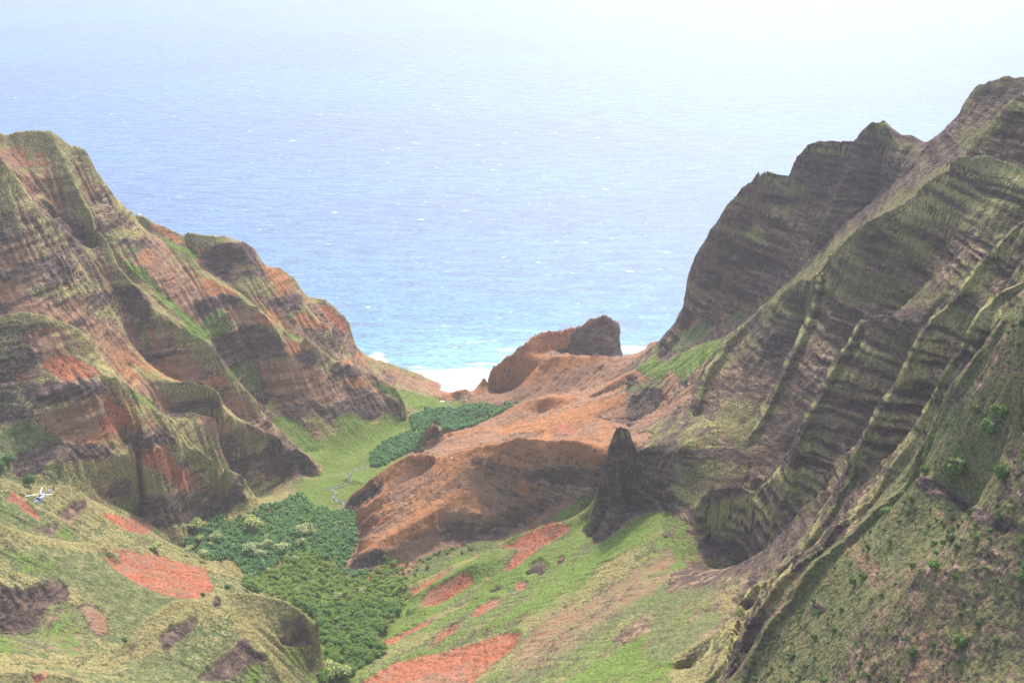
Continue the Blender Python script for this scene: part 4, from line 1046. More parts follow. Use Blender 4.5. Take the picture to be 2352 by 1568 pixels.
def crown_arrays(rng, n, leaf, lobes=5, flat=.8, spread=.45, tall=0.0):
    """leaf clumps over a lumpy crown of radius about 1, base near z=0.3"""
    cs = []
    for k in range(lobes):
        a = rng.uniform(0, 2 * math.pi); r = spread * math.sqrt(rng.uniform(0, 1)) * (0 if k == 0 else 1.15)
        cs.append((r * math.cos(a), r * math.sin(a), .62 + rng.uniform(-.18, .22) + (tall * rng.uniform(0, 1)), rng.uniform(.38, .62) if k else .66))
    V_, F_ = [], []
    for i in range(n):
        cx, cy, cz, r = cs[int(rng.integers(len(cs)))]
        d = rng.normal(size=3); d[2] = d[2] * .9 + .35; d /= np.linalg.norm(d)
        rr = r * (rng.uniform(.78, 1.08))
        c = np.array([cx, cy, cz]) + d * rr * np.array([1, 1, flat])
        nrm = d + rng.normal(size=3) * .55; nrm /= np.linalg.norm(nrm)
        t = np.cross(nrm, rng.normal(size=3)); t /= np.linalg.norm(t) + 1e-9; s_ = np.cross(nrm, t)
        l = leaf * rng.uniform(.6, 1.3)
        k0 = len(V_)
        V_ += [c + t * l, c + s_ * l * .7 + nrm * l * .2, c - t * l, c - s_ * l * .7 + nrm * l * .1]
        F_.append((k0, k0 + 1, k0 + 2, k0 + 3))
    return np.array(V_), F_, cs
def ico(cs, k=.8, flat=.8):
    t = (1 + 5 ** .5) / 2
    v0 = np.array([(-1, t, 0), (1, t, 0), (-1, -t, 0), (1, -t, 0), (0, -1, t), (0, 1, t), (0, -1, -t), (0, 1, -t), (t, 0, -1), (t, 0, 1), (-t, 0, -1), (-t, 0, 1)]) / math.sqrt(1 + t * t)
    f0 = [(0, 11, 5), (0, 5, 1), (0, 1, 7), (0, 7, 10), (0, 10, 11), (1, 5, 9), (5, 11, 4), (11, 10, 2), (10, 7, 6), (7, 1, 8), (3, 9, 4), (3, 4, 2), (3, 2, 6), (3, 6, 8), (3, 8, 9), (4, 9, 5), (2, 4, 11), (6, 2, 10), (8, 6, 7), (9, 8, 1)]
    V_, F_ = [], []
    for cx, cy, cz, r in cs:
        b0 = len(V_)
        V_ += list(v0 * r * k * np.array([1, 1, flat]) + np.array([cx, cy, cz]))
        F_ += [tuple(i + b0 for i in f) for f in f0]
    return np.array(V_), F_
def tube(p0, p1, r0, r1, n=6):
    p0, p1 = np.array(p0, float), np.array(p1, float); d = p1 - p0; d /= np.linalg.norm(d)
    a = np.cross(d, [0.3, 1, .2]); a /= np.linalg.norm(a); b_ = np.cross(d, a)
    V_ = [p + (a * math.cos(t) + b_ * math.sin(t)) * r for p, r in ((p0, r0), (p1, r1)) for t in np.linspace(0, 2 * math.pi, n, endpoint=False)]
    return V_, [(i, (i + 1) % n, n + (i + 1) % n, n + i) for i in range(n)] + [tuple(range(n, 2 * n))]
class MB:
    def __init__(s): s.v = []; s.f = []; s.m = []
    def add(s, V_, F_, mi=0):
        b0 = len(s.v); s.v += [tuple(map(float, q_)) for q_ in V_]; s.f += [tuple(i + b0 for i in f) for f in F_]; s.m += [mi] * len(F_); return s
    def mesh(s, name, mats, smooth=False):
        me = bpy.data.meshes.new(name); me.from_pydata(s.v, [], s.f)
        for m_ in mats: me.materials.append(m_)
        me.polygons.foreach_set('material_index', s.m)
        if smooth: me.polygons.foreach_set('use_smooth', [True] * len(s.f))
        me.update(); return me
def crown_mesh(seed, n, leaf, mat, **kw):
    rng = np.random.default_rng(seed)
    V_, F_, cs = crown_arrays(rng, n, leaf, **kw)
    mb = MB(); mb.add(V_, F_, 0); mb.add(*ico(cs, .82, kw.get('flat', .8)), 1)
    return mb.mesh('crown', [mat, CORE])
def trunk_mesh(seed):
    rng = np.random.default_rng(seed); mb = MB()
    mb.add(*tube((0, 0, -.35), (0.02, 0, .3), .075, .055)); 
    for k in range(3):
        a = k * 2.1 + rng.uniform(0, 1)
        mb.add(*tube((.02, 0, .25), (.3 * math.cos(a), .3 * math.sin(a), .75), .04, .015, 5))
    return mb.mesh('trunk', [WOOD])
TRUNKS = [trunk_mesh(k) for k in range(3)]
def tree(name, crown, loc, size, label, cat, group=None, rot=None, zs_=1.0, trunk=True, sink=0.0):
    e = bpy.data.objects.new(name, None); C.objects.link(e); e.empty_display_size = .1
    e.location = loc - Vector((0, 0, sink)); e.scale = (size, size, size * zs_); e.rotation_euler = (0, 0, random.uniform(0, 6.28) if rot is None else rot)
    tag(e, label, cat, group)
    c = bpy.data.objects.new('crown', crown); C.objects.link(c); c.parent = e
    if trunk:
        t_ = bpy.data.objects.new('trunk', random.choice(TRUNKS)); C.objects.link(t_); t_.parent = e
    return e
def pt_in(P, u, v):
    c = False
    for (ax, ay), (bx, by) in zip(P, P[1:] + P[:1]):
        if (ay > v) != (by > v) and u < (bx - ax) * (v - ay) / (by - ay) + ax: c = not c
    return c
def scatter_ground(P, spacing, jitter=.45, wfun=None):
    """points on the ground, world-even, whose spot falls inside picture outline P"""
    us = [q_[0] for q_ in P]; vs__ = [q_[1] for q_ in P]
    m_ = okv & (UD > min(us)) & (UD < max(us)) & (VD > min(vs__)) & (VD < max(vs__))
    X_ = Xd[m_]; Y_ = Yd[m_]; Z_ = Zd[m_]; U_ = UD[m_]; V_ = VD[m_]
    cell = {}
    order = RNG.permutation(len(X_))
    for i in order:
        k = (int(X_[i] // spacing), int(Y_[i] // spacing))
        if k in cell: continue
        if pt_in(P, U_[i], V_[i]): cell[k] = i
        else: cell.setdefault(k, None)
    out = []
    for k, i in cell.items():
        if i is None: continue
        out.append((float(X_[i]), float(Y_[i]), float(Z_[i]), float(U_[i]), float(V_[i])))
    out.sort(key=lambda q_: q_[1])
    return out
def P_(*segs):
    return [fr(f, *q_) for f, pts in segs for q_ in pts]
def joined(name, items, crown_fn, mats, label, cat):
    """the rest of a dense stand, too many to count: one mesh"""
    mb = MB(); vs__ = []; fs__ = []; ms__ = []; off = 0
    protos = [crown_fn(k) for k in range(4)]
    for i, (loc, s_, sz) in enumerate(items):
        V0, F0, M0 = protos[i % 4]
        a = random.uniform(0, 6.28); ca, sa = math.cos(a), math.sin(a)
        R = np.array([[ca, -sa, 0], [sa, ca, 0], [0, 0, 1]])
        W_ = (V0 * np.array([s_, s_, sz])) @ R.T + np.array(loc)
        vs__.append(W_); fs__.append([tuple(j + off for j in f) for f in F0]); ms__ += M0; off += len(W_)
    me = bpy.data.meshes.new(name)
    me.from_pydata(np.concatenate(vs__).tolist(), [], [f for g in fs__ for f in g])
    for m_ in mats: me.materials.append(m_)
    me.polygons.foreach_set('material_index', ms__); me.update()
    o = bpy.data.objects.new(name, me); C.objects.link(o)
    tag(o, label, cat, kind='stuff'); return o
def low_crown(seed, n, leaf, **kw):
    rng = np.random.default_rng(seed)
    V_, F_, cs = crown_arrays(rng, n, leaf, **kw)
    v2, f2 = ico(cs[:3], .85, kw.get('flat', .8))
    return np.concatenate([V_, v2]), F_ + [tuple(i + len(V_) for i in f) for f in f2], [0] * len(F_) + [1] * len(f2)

# ------------------------------------------------------------------ the valley forest
FOREST = P_(('C', [(1170, 605), (1260, 590), (1330, 540), (1310, 480), (1350, 430), (1480, 430), (1540, 470), (1640, 450), (1750, 380), (1930, 340), (1960, 310), (2040, 305), (2100, 370), (2200, 405)]),
            ('E', [(60, 420), (140, 405), (240, 430), (215, 520), (240, 600), (185, 700), (120, 810), (180, 840), (300, 830), (380, 740), (500, 720), (520, 900), (570, 980), (500, 1090), (440, 1190), (330, 1280), (380, 1320), (420, 1370), (260, 1440), (200, 1520), (150, 1570)]),
            ('C', [(2130, 1570), (2200, 1440), (2150, 1180), (2040, 1070), (1920, 1005), (1780, 975), (1650, 945), (1640, 870), (1610, 790), (1560, 740), (1400, 745), (1340, 705)]))
pts_f = scatter_ground(FOREST, 5.2); pts_l = scatter_ground(FOREST, 7.6)
GROVE_M = [crown_mesh(100 + k, 230, .13, L_GROVE, lobes=5, spread=.5, flat=.95, tall=.25) for k in range(4)]
FOREST_M = [crown_mesh(120 + k, 300, .12, L_FOREST, lobes=6, spread=.62, flat=.75) for k in range(5)]
lower = [q_ for q_ in pts_l if q_[4] > 1300 + 30 * math.sin(q_[3] / 40)]
upper = [q_ for q_ in pts_f if q_[4] <= 1300 + 30 * math.sin(q_[3] / 40)]
ni = 0
random.shuffle(lower); lower.sort(key=lambda q_: q_[1])
rest = []
for k, (x, y, z_, u, v) in enumerate(lower):
    s_ = random.uniform(4.0, 5.6) * random.choice([.75, 1, 1.35]); z_ += random.uniform(-1, 3.5)
    if ni < 295:
        tree('forest_tree', random.choice(FOREST_M), Vector((x, y, z_)), s_ * 1.05, 'round crowned green tree in the dense lower part of the valley forest', 'tree',
             'broad trees in the lower valley forest', zs_=random.uniform(.9, 1.3), sink=.5); ni += 1
    else: rest.append(((x, y, z_ - .8), s_ * .9, s_ * random.uniform(.7, 1.0)))
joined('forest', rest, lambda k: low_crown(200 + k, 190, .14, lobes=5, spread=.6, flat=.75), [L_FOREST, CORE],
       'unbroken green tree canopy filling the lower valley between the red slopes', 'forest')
ni = 0; rest = []
for k, (x, y, z_, u, v) in enumerate(upper):
    s_ = random.uniform(2.0, 3.6) * random.choice([1, 1, 1.4]); z_ += random.uniform(-.5, 2.0)
    if random.random() < .3 and ni < 290:
        tree('grove_tree', random.choice(GROVE_M), Vector((x, y, z_)), s_ * 1.1, 'slender bluish green tree in the thick upper grove around the pale trees', 'tree',
             'slim trees in the upper valley grove', zs_=random.uniform(1.1, 1.7), sink=.3); ni += 1
    else: rest.append(((x, y, z_ - .8), s_, s_ * random.uniform(.9, 1.5)))
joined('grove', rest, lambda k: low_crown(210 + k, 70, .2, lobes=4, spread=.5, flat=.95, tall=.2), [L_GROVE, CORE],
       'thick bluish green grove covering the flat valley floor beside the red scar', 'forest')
TH1 = P_(('D', [(570, 965), (680, 905), (870, 905), (1000, 872), (1130, 882), (1290, 862), (1180, 930), (1000, 1015), (830, 1060), (780, 1015), (740, 990), (650, 1075), (590, 1040)]))
TH2 = P_(('D', [(310, 1205), (400, 1120), (560, 1065), (680, 1075), (690, 1130), (660, 1185), (560, 1190), (480, 1235), (390, 1285), (310, 1290)]))
for P0, nm in ((TH1, 'long dense green thicket across the valley near the surf'), (TH2, 'dense dark green thicket beside the orange ridge foot, above the stream bend')):
    it = []
    for (x, y, z_, u, v) in scatter_ground(P0, 5.0):
        s_ = random.uniform(3.0, 4.6); it.append(((x, y, z_ - .8), s_, s_ * random.uniform(1.0, 1.7)))
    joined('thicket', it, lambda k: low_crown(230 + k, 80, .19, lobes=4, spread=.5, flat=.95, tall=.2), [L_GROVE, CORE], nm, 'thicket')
# scattered trees between forest and green spur
MISC = P_(('E', [(300, 830), (380, 740), (640, 700), (900, 650), (1140, 620), (900, 720), (700, 800), (520, 930), (420, 860)]))
for k, (x, y, z_, u, v) in enumerate(scatter_ground(MISC, 11.0)):
    if random.random() < .6:
        tree('gully_tree', random.choice(FOREST_M), Vector((x, y, z_)), random.uniform(2.2, 4.0), 'small yellowish green tree in the gully below the big red spur', 'tree', 'small trees in the gully below the red spur', sink=.4)
# pale trees
PALE_M = [crown_mesh(140 + k, 420, .09, L_PALE, lobes=7, spread=.75, flat=.6) for k in range(4)]
def zz(x, y): return 344.5 + x * .1953, 1119.7 + y * .1953
pale = [(570, 490, 165, 'pale yellow tree at the upper left edge of the grove, split in two clumps'),
        (430, 515, 85, 'small pale tree left of the split crowned pale tree'), (320, 545, 45, 'tiny yellow tree farthest left at the edge of the grove'),
        (1240, 465, 195, 'large pale flowering tree highest in the middle of the grove'), (1810, 545, 170, 'large pale round tree on the right side of the grove'),
        (1900, 540, 110, 'yellow tree leaning out to the right of the large round pale tree'), (770, 615, 120, 'flat topped pale tree below the split crowned tree'),
        (590, 652, 75, 'small flat yellow tree left of the flat topped pale tree'), (1400, 692, 110, 'compact pale tree casting dark shade, in the middle of the grove'),
        (1385, 628, 50, 'tiny pale tree just above the compact pale tree'), (1205, 755, 150, 'wide pale tree left of the compact pale tree'),
        (1300, 818, 95, 'low thin pale tree just below the wide pale tree'), (1580, 755, 145, 'ragged pale tree right of and below the compact pale tree'),
        (1790, 690, 100, 'slanting pale tree just below the large round pale tree'), (1720, 882, 72, 'small pale tree standing alone below the ragged pale tree'),
        (1395, 1025, 52, 'small faint pale tree low in the grove above the knoll'), (710, 705, 60, 'small yellow green tree in the left part of the grove'),
        (630, 815, 105, 'pale tree at the right foot of the red scarred hill'), (470, 778, 88, 'low yellow tree on the grass left of the grove edge'),
        (50, 695, 125, 'round pale green tree above the large red scar'), (2210, 1320, 75, 'small pale tree far right in the darker forest'), (980, 722, 38, 'tiniest pale tree between the wide and yellow green ones')]
for k, (x, y, w_, lb) in enumerate(pale):
    u, v = zz(x, y); h_, _ = hit(u, v + w_ * .05)
    if h_ is None: continue
    s_ = w_ * .1953 * mppx(h_) * .64
    up = 7.0 if k != 19 else 0
    tree('pale_tree', PALE_M[k % 4], h_ + Vector((0, 0, up)), max(s_, 1.4), lb, 'tree', 'pale flowering trees in the valley', zs_=.9, rot=k * 1.3)
for (f, x, y, w_, lb) in (('E', 262, 955, 60, 'pale tree at the right edge of the darker forest'), ('E', 82, 1002, 50, 'lowest small pale tree deep in the darker forest'), ('C', 2250, 1515, 190, 'big pale tree cut by the bottom edge beside the knoll')):
    u, v = fr(f, x, y); h_, _ = hit(u, min(v + 2, 1560))
    tree('pale_tree', PALE_M[1], h_ + Vector((0, 0, 3)), w_ * .3418 * mppx(h_) * .5, lb, 'tree', 'pale flowering trees in the valley', zs_=.85)
# single trees on the left
BR_M = [crown_mesh(160 + k, 460, .09, L_BRIGHT, lobes=6, spread=.5, flat=1.0, tall=.3) for k in range(3)]
for (f, x, y, w_, zs_, lb) in (('C', 200, 235, 92, 1.1, 'bright green tree standing above the helicopter, alone at the hill foot'), ('C', 60, 90, 100, .8, 'green tree in the dark gully at the left edge'),
                               ('C', 10, 120, 90, .8, 'green tree cut by the left edge of the picture'), ('C', 1365, 975, 40, .8, 'dark bush on the knoll crest beside the boulder'), ('C', 1530, 930, 50, .9, 'yellow green bush behind the knoll crest'),
                               ('C', 840, 1290, 40, 1.2, 'pale green bush on the left slope of the knoll')):
    u, v = fr(f, x, y); h_, _ = hit(u, v)
    tree('hillside_tree', BR_M[len(lb) % 3], h_, w_ * .3418 * mppx(h_) * .52, lb, 'tree', zs_=zs_, sink=.3, trunk=(w_ > 91))

# ------------------------------------------------------------------ shrubs on the near slope and in the walls
SH_M = [crown_mesh(180 + k, 240, .13, L_SHRUB, lobes=5, spread=.55, flat=.85) for k in range(5)]
big = [('G', 1900, 1510, 210, 1.0, 'broad rusty topped bush, biggest on the near slope'), ('G', 2200, 1530, 150, 1.2, 'round dark bush right of the broad rusty topped bush'), ('G', 2195, 1130, 130, 1.3, 'upright green bush, highest of the three clumped on the slope'),
       ('G', 2125, 1260, 160, 1.1, 'dull green bush below the upright bush'), ('G', 2040, 1090, 100, 1.0, 'small bush left of the upright bush'), ('G', 1690, 1500, 80, 1.3, 'narrow bush on the slope rim, left of the broad rusty topped bush'),
       ('H', 1205, 900, 55, 1.7, 'tall narrow bush in the middle of the near slope'), ('H', 1265, 870, 70, 1.0, 'bright bush right of the tall narrow bush'), ('H', 1860, 620, 75, 1.5, 'pale green upright bush below the dark ledge'),
       ('H', 1590, 1380, 100, 1.1, 'round bush low on the near slope'), ('H', 1430, 420, 110, .7, 'wide low bush on the rim above the slope'), ('H', 1590, 340, 60, 1.4, 'narrow bush at the left end of the dark ledge'),
       ('H', 1910, 660, 60, 1.0, 'small bush under the pale upright bush'), ('H', 490, 1545, 55, 1.3, 'bush on the lowest rim at the bottom'), ('H', 1240, 1440, 50, 1.2, 'lone small bush in the lower left of the near slope'), ('H', 2330, 900, 90, 1.5, 'dark bush at the right edge of the picture'),
       ('G', 2340, 500, 60, 1.2, 'dark bush at the right edge, high on the slope'), ('H', 1930, 1330, 110, 1.2, 'loose green bush low and right on the near slope'), ('H', 1740, 800, 120, .8, 'spreading bush in the middle right of the slope')]
for (f, x, y, w_, zs_, lb) in big:
    u, v = fr(f, x, y)
    if not (0 < u < 2352 and 0 < v < 1568): continue
    h_, _ = hit(u, v)
    tree('slope_bush', SH_M[len(lb) % 5], h_, w_ * .3418 * mppx(h_) * .52, lb, 'bush', zs_=zs_, sink=.3, trunk=False)
SLOPE = P_(('G', [(2352, 350), (2200, 510), (2100, 660), (1900, 900), (1790, 1140), (1660, 1380)]), ('H', [(1640, 60), (1580, 240), (1360, 410), (1110, 630), (890, 850), (810, 1000), (650, 1190), (530, 1420), (470, 1560), (2352, 1560)]))
pts_s = scatter_ground(SLOPE, 6.0)
random.shuffle(pts_s); nsh = 0
rest = []
for k, (x, y, z_, u, v) in enumerate(pts_s):
    dens = vnoise(np.array([x / 40]), np.array([y / 40]), np.array([2.0]))[0]
    if random.random() > .62 + .7 * dens: continue
    s_ = random.choice([.8, 1.1, 1.3, 1.7, 2.5]) * random.uniform(.8, 1.2)
    if nsh < 295 and s_ > .9 :
        nsh += 1
        tree('shrub', random.choice(SH_M), Vector((x, y, z_)), s_, 'small green shrub among the many dotting the near slope', 'shrub', 'small shrubs on the near slope', zs_=random.uniform(.8, 1.5), trunk=False, sink=.2)
    else: rest.append(((x, y, z_ - .3), s_, s_ * random.uniform(.7, 1.2)))
for (x, y, z_, u, v) in scatter_ground(SLOPE, 3.2):
    if random.random() < .6: s_ = random.uniform(.35, .9); rest.append(((x, y, z_ - .15), s_, s_ * .8))
joined('undergrowth', rest, lambda k: low_crown(250 + k, 26, .34, lobes=2, spread=.3, flat=.8), [L_SHRUB, CORE], 'low scrub and weeds covering the near slope', 'undergrowth')
# dots of scrub on the bare spurs and rims
dots = []
for P0, sp0, pr, lo, hi in ((P_(('E', [(130, 400), (570, 20), (1300, -60), (1800, 0), (1800, 300), (1100, 600), (700, 600), (150, 780)])), 9, .35, .5, 1.3),
                            (P_(('D', [(1000, 850), (1300, 500), (1800, 420), (2040, 560), (2300, 600), (1900, 900), (1100, 1030)])), 11, .4, .6, 1.5),
                            (P_(('C', [(0, 260), (600, 300), (1300, 720), (1300, 900), (700, 1300), (0, 1560)])), 7.5, .45, .35, 1.0),
                            (P_(('E', [(600, 1000), (1200, 620), (1750, 560), (2300, 640), (2352, 1500), (1000, 1560), (500, 1400)])), 8, .4, .35, 1.0),
                            (P_(('B', [(0, 300), (1000, 200), (1900, 300), (2200, 900), (1700, 1200), (1000, 1500), (0, 1100)])), 10, .45, .5, 1.4),
                            (P_(('G', [(200, 900), (700, 300), (2200, 300), (1500, 1560), (200, 1560)])), 7, .45, .5, 1.5)):
    for (x, y, z_, u, v) in scatter_ground(P0, sp0):
        if random.random() < pr: s_ = random.uniform(lo, hi); dots.append(((x, y, z_ - .2), s_, s_ * .9))
joined('scattered_scrub', dots, lambda k: low_crown(260 + k, 24, .36, lobes=2, spread=.3, flat=.8), [L_SHRUB, CORE], 'tiny dark scrub dotted over the bare spurs and cliffs', 'undergrowth')

# ------------------------------------------------------------------ boulders
ROCKM = GROUND
def boulder_mesh(seed, n=3):
    rng = np.random.default_rng(seed)
    me = bpy.data.meshes.new('boulder')
    import bmesh
    bm = bmesh.new(); bmesh.ops.create_icosphere(bm, subdivisions=n, radius=1)
    off = rng.uniform(0, 40, 3)
    for v_ in bm.verts:
        c = np.array(v_.co); d = .5 * vnoise(*(np.array([q_]) for q_ in c * 1.1 + off))[0] + .12 * vnoise(*(np.array([q_]) for q_ in c * 3 + off))[0]
        v_.co = Vector((c * (1 + d)).tolist())
        for ax in ((.6, .3, .74), (-.5, .6, .62), (.1, -.8, .58), (-.8, -.3, .5)):
            t_ = v_.co.dot(Vector(ax)) - .72
            if t_ > 0: v_.co -= Vector(ax) * t_ * .85
        v_.co.z = max(v_.co.z, -.6)
    bm.to_mesh(me); bm.free()
    a = np.zeros(len(me.vertices)); r_ = a + 1
    put_attr(me, 'rock_layers', a + .5, r_, a + .5)
    put_attr(me, 'cover_grass', a, a + .25, a); put_attr(me, 'cover_soil', a, a, a); put_attr(me, 'cover_rock', a + .75, a, r_)
    me.materials.append(ROCKM); return me
for (f, x, y, w_, lb) in (('C', 1450, 1030, 90, 'dark boulder sitting on the crest of the grassy knoll'), ('E', 1430, 800, 130, 'brown outcrop boulder in the middle of the green slope'), ('E', 1590, 745, 60, 'small dark boulder right of the brown outcrop'),
                          ('E', 1160, 935, 80, 'grey rock at the head of a small red scar'), ('D', 2070, 715, 85, 'dark block perched below the bright green patch'), ('D', 415, 1105, 28, 'tiny grey boulder on the flat green meadow')):
    u, v = fr(f, x, y); h_, n_v = hit(u, v)
    o = bpy.data.objects.new('boulder', boulder_mesh(len(lb))); C.objects.link(o)
    s_ = w_ * .3418 * mppx(h_) * .5
    o.location = h_; o.scale = (s_, s_ * .8, s_ * .42); o.location.z -= .12 * s_; o.rotation_euler = (0, 0, len(lb))
    tag(o, lb, 'boulder')

# ------------------------------------------------------------------ stream and stones
def sg(x, y): return 689 + x * .12207, 1033.6 + y * .12207
spts = [(1480, 300), (1280, 330), (1180, 350), (1040, 370), (980, 410), (940, 470), (885, 530), (945, 600), (830, 655), (720, 695), (620, 705), (510, 735), (600, 755), (665, 810), (640, 900), (700, 965), (800, 980), (815, 1060), (740, 1130), (640, 1175), (600, 1200)]
def ribbon(name, pix, width, mat, lift, label, cat):
    P0 = [hit(u, v)[0] for u, v in pix]
    P1 = []
    for a, b_ in zip(P0, P0[1:]):
        n = max(2, int((b_ - a).length / 4))
        for k in range(n): P1.append(a.lerp(b_, k / n))
    P1.append(P0[-1])
    mb = MB(); V_ = []
    for i, q_ in enumerate(P1):
        d = (P1[min(i + 1, len(P1) - 1)] - P1[max(i - 1, 0)]); d.z = 0; d.normalize(); s_ = Vector((-d.y, d.x, 0))
        off = s_ * (1.2 * math.sin(i * .9) + .8 * math.sin(i * .37))
        wl = width * (.8 + .5 * math.sin(i * 1.7) * .6 + random.uniform(-.15, .25))
        V_ += [q_ + off + s_ * wl + Vector((0, 0, lift)), q_ + off - s_ * wl + Vector((0, 0, lift))]
    mb.add(V_, [(2 * i, 2 * i + 1, 2 * i + 3, 2 * i + 2) for i in range(len(P1) - 1)])
    o = bpy.data.objects.new(name, mb.mesh(name, [mat])); C.objects.link(o); tag(o, label, cat, kind='structure')
    return P1
b = NB('stream_water')
fz = b.noise(.5, 4, .7)
b.link(b.mix(b.ramp(fz, .48, .68), (.13, .14, .16), (.5, .53, .57)), b.b.inputs['Base Color']); b.b.inputs['Roughness'].default_value = .25
b.bump(fz, .8, .5)
STREAM = b.m
sp1 = ribbon('stream', [sg(*q_) for q_ in spts], 1.3, STREAM, .5, 'thin rocky stream winding across the meadow past the dark spur nose', 'stream')
sp2 = ribbon('stream', [fr('D', *q_) for q_ in ((825, 862), (850, 880), (875, 896), (900, 908))], 1.0, STREAM, .4, 'last bit of the stream beside the beach', 'stream')
STONE = simple('stream_stone', (.32, .30, .29), .9)
mb = MB()
for q_ in sp1 + sp2:
    for k in range(5):
        c = q_ + Vector((random.uniform(-4.5, 4.5), random.uniform(-4.5, 4.5), .9)); r_ = random.uniform(.3, .9)
        V_, F_ = ico([(0, 0, 0, r_)], 1, .7); mb.add(V_ + np.array(c), F_)
o = bpy.data.objects.new('stream_stones', mb.mesh('stream_stones', [STONE])); C.objects.link(o); tag(o, 'grey stones lining the thin stream', 'stones', kind='stuff')
# sand at the surf edge
SAND = simple('beach_sand', (.42, .31, .2), .95, var=.12, scale=.1)
mb = MB(); V_ = []
for k in range(13):
    t_ = k / 12; x_ = -150 + 150 * t_; yb = 2462 - 26 * t_ + 2 * math.sin(k)
    V_ += [(x_, yb + 9, .06), (x_, yb, 1.3), (x_, yb - 12, 1.6)]
mb.add(V_, [(3 * i + j, 3 * i + j + 1, 3 * i + j + 4, 3 * i + j + 3) for i in range(12) for j in range(2)])
o = bpy.data.objects.new('beach', mb.mesh('beach', [SAND])); C.objects.link(o); tag(o, 'narrow strip of pale sand between surf and grass', 'beach', kind='structure')

# ------------------------------------------------------------------ helicopter
WHITE = simple('white_paint', (.85, .85, .86), .3, var=.03); GLASS = simple('dark_glass', (.10, .11, .15), .1, var=.1); BLUE = simple('slate_blue_paint', (.17, .19, .30), .4, var=.05)
PINK = simple('red_paint', (.75, .06, .10), .4, var=.05); STEEL = simple('grey_metal', (.3, .3, .33), .4, .6)
heli = bpy.data.objects.new('helicopter', None); C.objects.link(heli)
tag(heli, 'white helicopter with three rotor blades flying low over the green hill at the left', 'helicopter')
def hpart(name, mb, mats, parent=heli, smooth=True):
    o = bpy.data.objects.new(name, mb.mesh(name, mats, smooth)); C.objects.link(o); o.parent = parent; return o
def rings(sec, n=14, mi=0, mb=None):
    """sec: (x along, z centre, half width, half height, power)"""
    mb = mb or MB(); V_ = []
    for x_, zc_, hw, hh_ in sec:
        for k in range(n):
            t_ = 2 * math.pi * k / n; c_, s__ = math.cos(t_), math.sin(t_)
            V_.append((x_, hw * math.copysign(abs(c_) ** .8, c_), zc_ + hh_ * math.copysign(abs(s__) ** .8, s__)))
    F_ = [(i * n + k, i * n + (k + 1) % n, (i + 1) * n + (k + 1) % n, (i + 1) * n + k) for i in range(len(sec) - 1) for k in range(n)]
    F_ += [tuple(range(n))[::-1], tuple(range((len(sec) - 1) * n, len(sec) * n))]
    mb.add(V_, F_, mi); return mb
# nose is +x
hpart('fuselage', rings([(-2.2, 1.75, .35, .4), (-1.5, 1.65, .75, .7), (-.6, 1.5, .95, .95), (.4, 1.45, 1.0, 1.0), (1.3, 1.35, .98, .95), (2.1, 1.15, .88, .72), (2.7, .98, .65, .5), (3.05, .88, .35, .3), (3.15, .85, .1, .1)]), [WHITE])
ws = MB(); V_ = []
for (x_, z_, hw) in ((1.15, 2.36, .74), (1.75, 2.15, .84), (2.2, 1.78, .84), (2.5, 1.42, .74)):
    for k in range(7):
        t_ = -1 + k / 3; V_.append((x_ - .18 * t_ * t_ + .03, hw * t_, z_ - .28 * t_ * t_ + .03))
F_ = [(i * 7 + k, i * 7 + k + 1, (i + 1) * 7 + k + 1, (i + 1) * 7 + k) for i in range(3) for k in range(6)]
ws.add(V_, F_); hpart('windshield', ws, [GLASS])
for s_ in (1, -1):
    mb = MB(); V_ = [(1.9, s_ * .93, 1.25), (1.75, s_ * .9, 1.85), (.9, s_ * .9, 2.1), (.75, s_ * 1.03, 1.3), (1.9, s_ * .85, 1.25), (1.75, s_ * .8, 1.85), (.9, s_ * .8, 2.1), (.75, s_ * .9, 1.3)]
    mb.add(V_, [(0, 1, 2, 3), (4, 7, 6, 5), (0, 4, 5, 1), (1, 5, 6, 2), (2, 6, 7, 3), (3, 7, 4, 0)]); hpart('side_window', mb, [GLASS], smooth=False)
hpart('engine_cowl', rings([(-2.4, 2.2, .15, .15), (-2.0, 2.25, .45, .35), (-.8, 2.4, .55, .42), (.3, 2.4, .5, .38), (.8, 2.3, .25, .2)], 10), [BLUE])
hpart('tail_boom', rings([(-2.0, 1.85, .38, .42), (-4.5, 2.0, .26, .28), (-7.4, 2.15, .16, .17)], 10), [BLUE])
def slab(p, mi=0, th=.06, axis=1):
    V_ = []
    for sgn in (-1, 1):
        for q_ in p:
            q2 = list(q_); q2[axis] += sgn * th; V_.append(tuple(q2))
    n = len(p)
    return V_, [tuple(range(n))[::-1], tuple(range(n, 2 * n))] + [(i, (i + 1) % n, n + (i + 1) % n, n + i) for i in range(n)]
mb = MB(); mb.add(*slab([(-6.7, 0, 2.2), (-7.5, 0, 3.4), (-7.95, 0, 3.4), (-7.6, 0, 2.2), (-7.7, 0, 1.2), (-7.3, 0, 1.2)])); fin = hpart('tail_fin', mb, [PINK], smooth=False)
mb = MB(); mb.add(*slab([(-5.4, -1.25, 2.05), (-5.4, 1.25, 2.05), (-5.9, 1.25, 2.05), (-5.9, -1.25, 2.05)], th=.04, axis=2)); hpart('stabilizer', mb, [BLUE], smooth=False)
mb = MB()
for k in range(2):
    a = .6 + math.pi * k; mb.add(*slab([(-7.4 + .05 * math.sin(a), .28, 2.3), (-7.4 + .95 * math.cos(a) - .1 * math.sin(a), .28, 2.3 + .95 * math.sin(a)), (-7.4 + .95 * math.cos(a) + .1, .28, 2.3 + .95 * math.sin(a))], th=.02))
hpart('tail_rotor', mb, [STEEL], smooth=False)
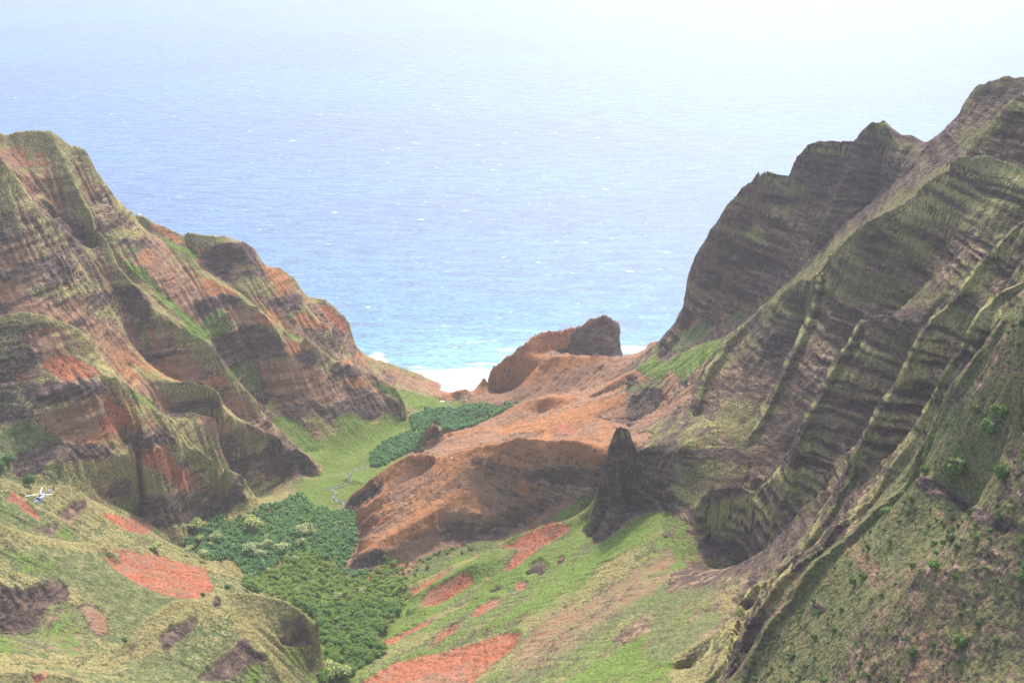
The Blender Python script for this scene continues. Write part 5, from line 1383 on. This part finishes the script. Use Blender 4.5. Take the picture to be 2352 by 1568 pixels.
mb = MB(); mb.add(*tube((0, 0, 2.6), (0, 0, 3.35), .14, .12, 8)); mb.add(*tube((0, 0, 3.2), (0, 0, 3.4), .35, .3, 10)); hub = hpart('rotor_hub', mb, [STEEL])
HEAD_YAW = math.radians(-90 - 26)
for k, az in enumerate((-9, 97, 200)):                     # directions seen from above, 0 = picture right, 90 = away
    a = math.radians(az) - HEAD_YAW
    d = Vector((math.cos(a), math.sin(a), 0)); s_ = Vector((-d.y, d.x, 0)); z0 = Vector((0, 0, 3.3))
    p_ = [z0 + d * .3 + s_ * .08, z0 + d * 1.0 + s_ * .2, z0 + d * 5.35 + s_ * .2 + Vector((0, 0, .12)), z0 + d * 5.35 - s_ * .2 + Vector((0, 0, .12)), z0 + d * 1.0 - s_ * .2, z0 + d * .3 - s_ * .08]
    mb = MB(); mb.add(*slab([tuple(q_) for q_ in p_], th=.035, axis=2)); hpart('rotor_blade', mb, [WHITE], smooth=False)
for s_ in (1, -1):
    mb = MB()
    mb.add(*tube((-1.6, s_ * 1.1, .05), (2.2, s_ * 1.1, .05), .06, .06)); mb.add(*tube((2.2, s_ * 1.1, .05), (2.65, s_ * 1.1, .3), .06, .05))
    for x_ in (-.9, 1.3): mb.add(*tube((x_, s_ * .5, .8), (x_, s_ * 1.1, .05), .05, .05))
    hpart('skid', mb, [STEEL])
u, v = 94.5 , 1142.0
tx, tz = dirs(u - 2, v - 5)
dh = 505.0
heli.location = Vector((float(tx) * dh, dh, CAM_H + float(tz) * dh - 2.6)); heli.rotation_euler = (math.radians(0), math.radians(3), HEAD_YAW)
heli.scale = (1.0, 1.0, 1.0)

# ------------------------------------------------------------------ bird
bird = bpy.data.objects.new('bird', None); C.objects.link(bird); tag(bird, 'small white bird gliding in front of the orange spur crest', 'bird')
mb = MB(); rings([(-.35, 0, .02, .02), (-.15, 0, .07, .07), (.1, 0, .09, .09), (.3, .02, .05, .05), (.42, .02, .015, .015)], 8, 0, mb); mb.add(*slab([(-.3, .04, 0), (-.3, -.04, 0), (-.75, 0, 0)], th=.01, axis=2)); hpart('body', mb, [WHITE], bird)
for s_ in (1, -1):
    mb = MB(); mb.add(*slab([(.15, s_ * .05, .03), (.2, s_ * .4, .14), (.0, s_ * .85, .05), (-.05, s_ * .4, .12), (-.1, s_ * .05, .02)], th=.012, axis=2)); hpart('wing', mb, [WHITE], bird, False)
u, v = fr('D', 851, 1226); tx, tz = dirs(u, v); bird.location = (float(tx) * 620, 620, CAM_H + float(tz) * 620); bird.rotation_euler = (.3, 0, .5);
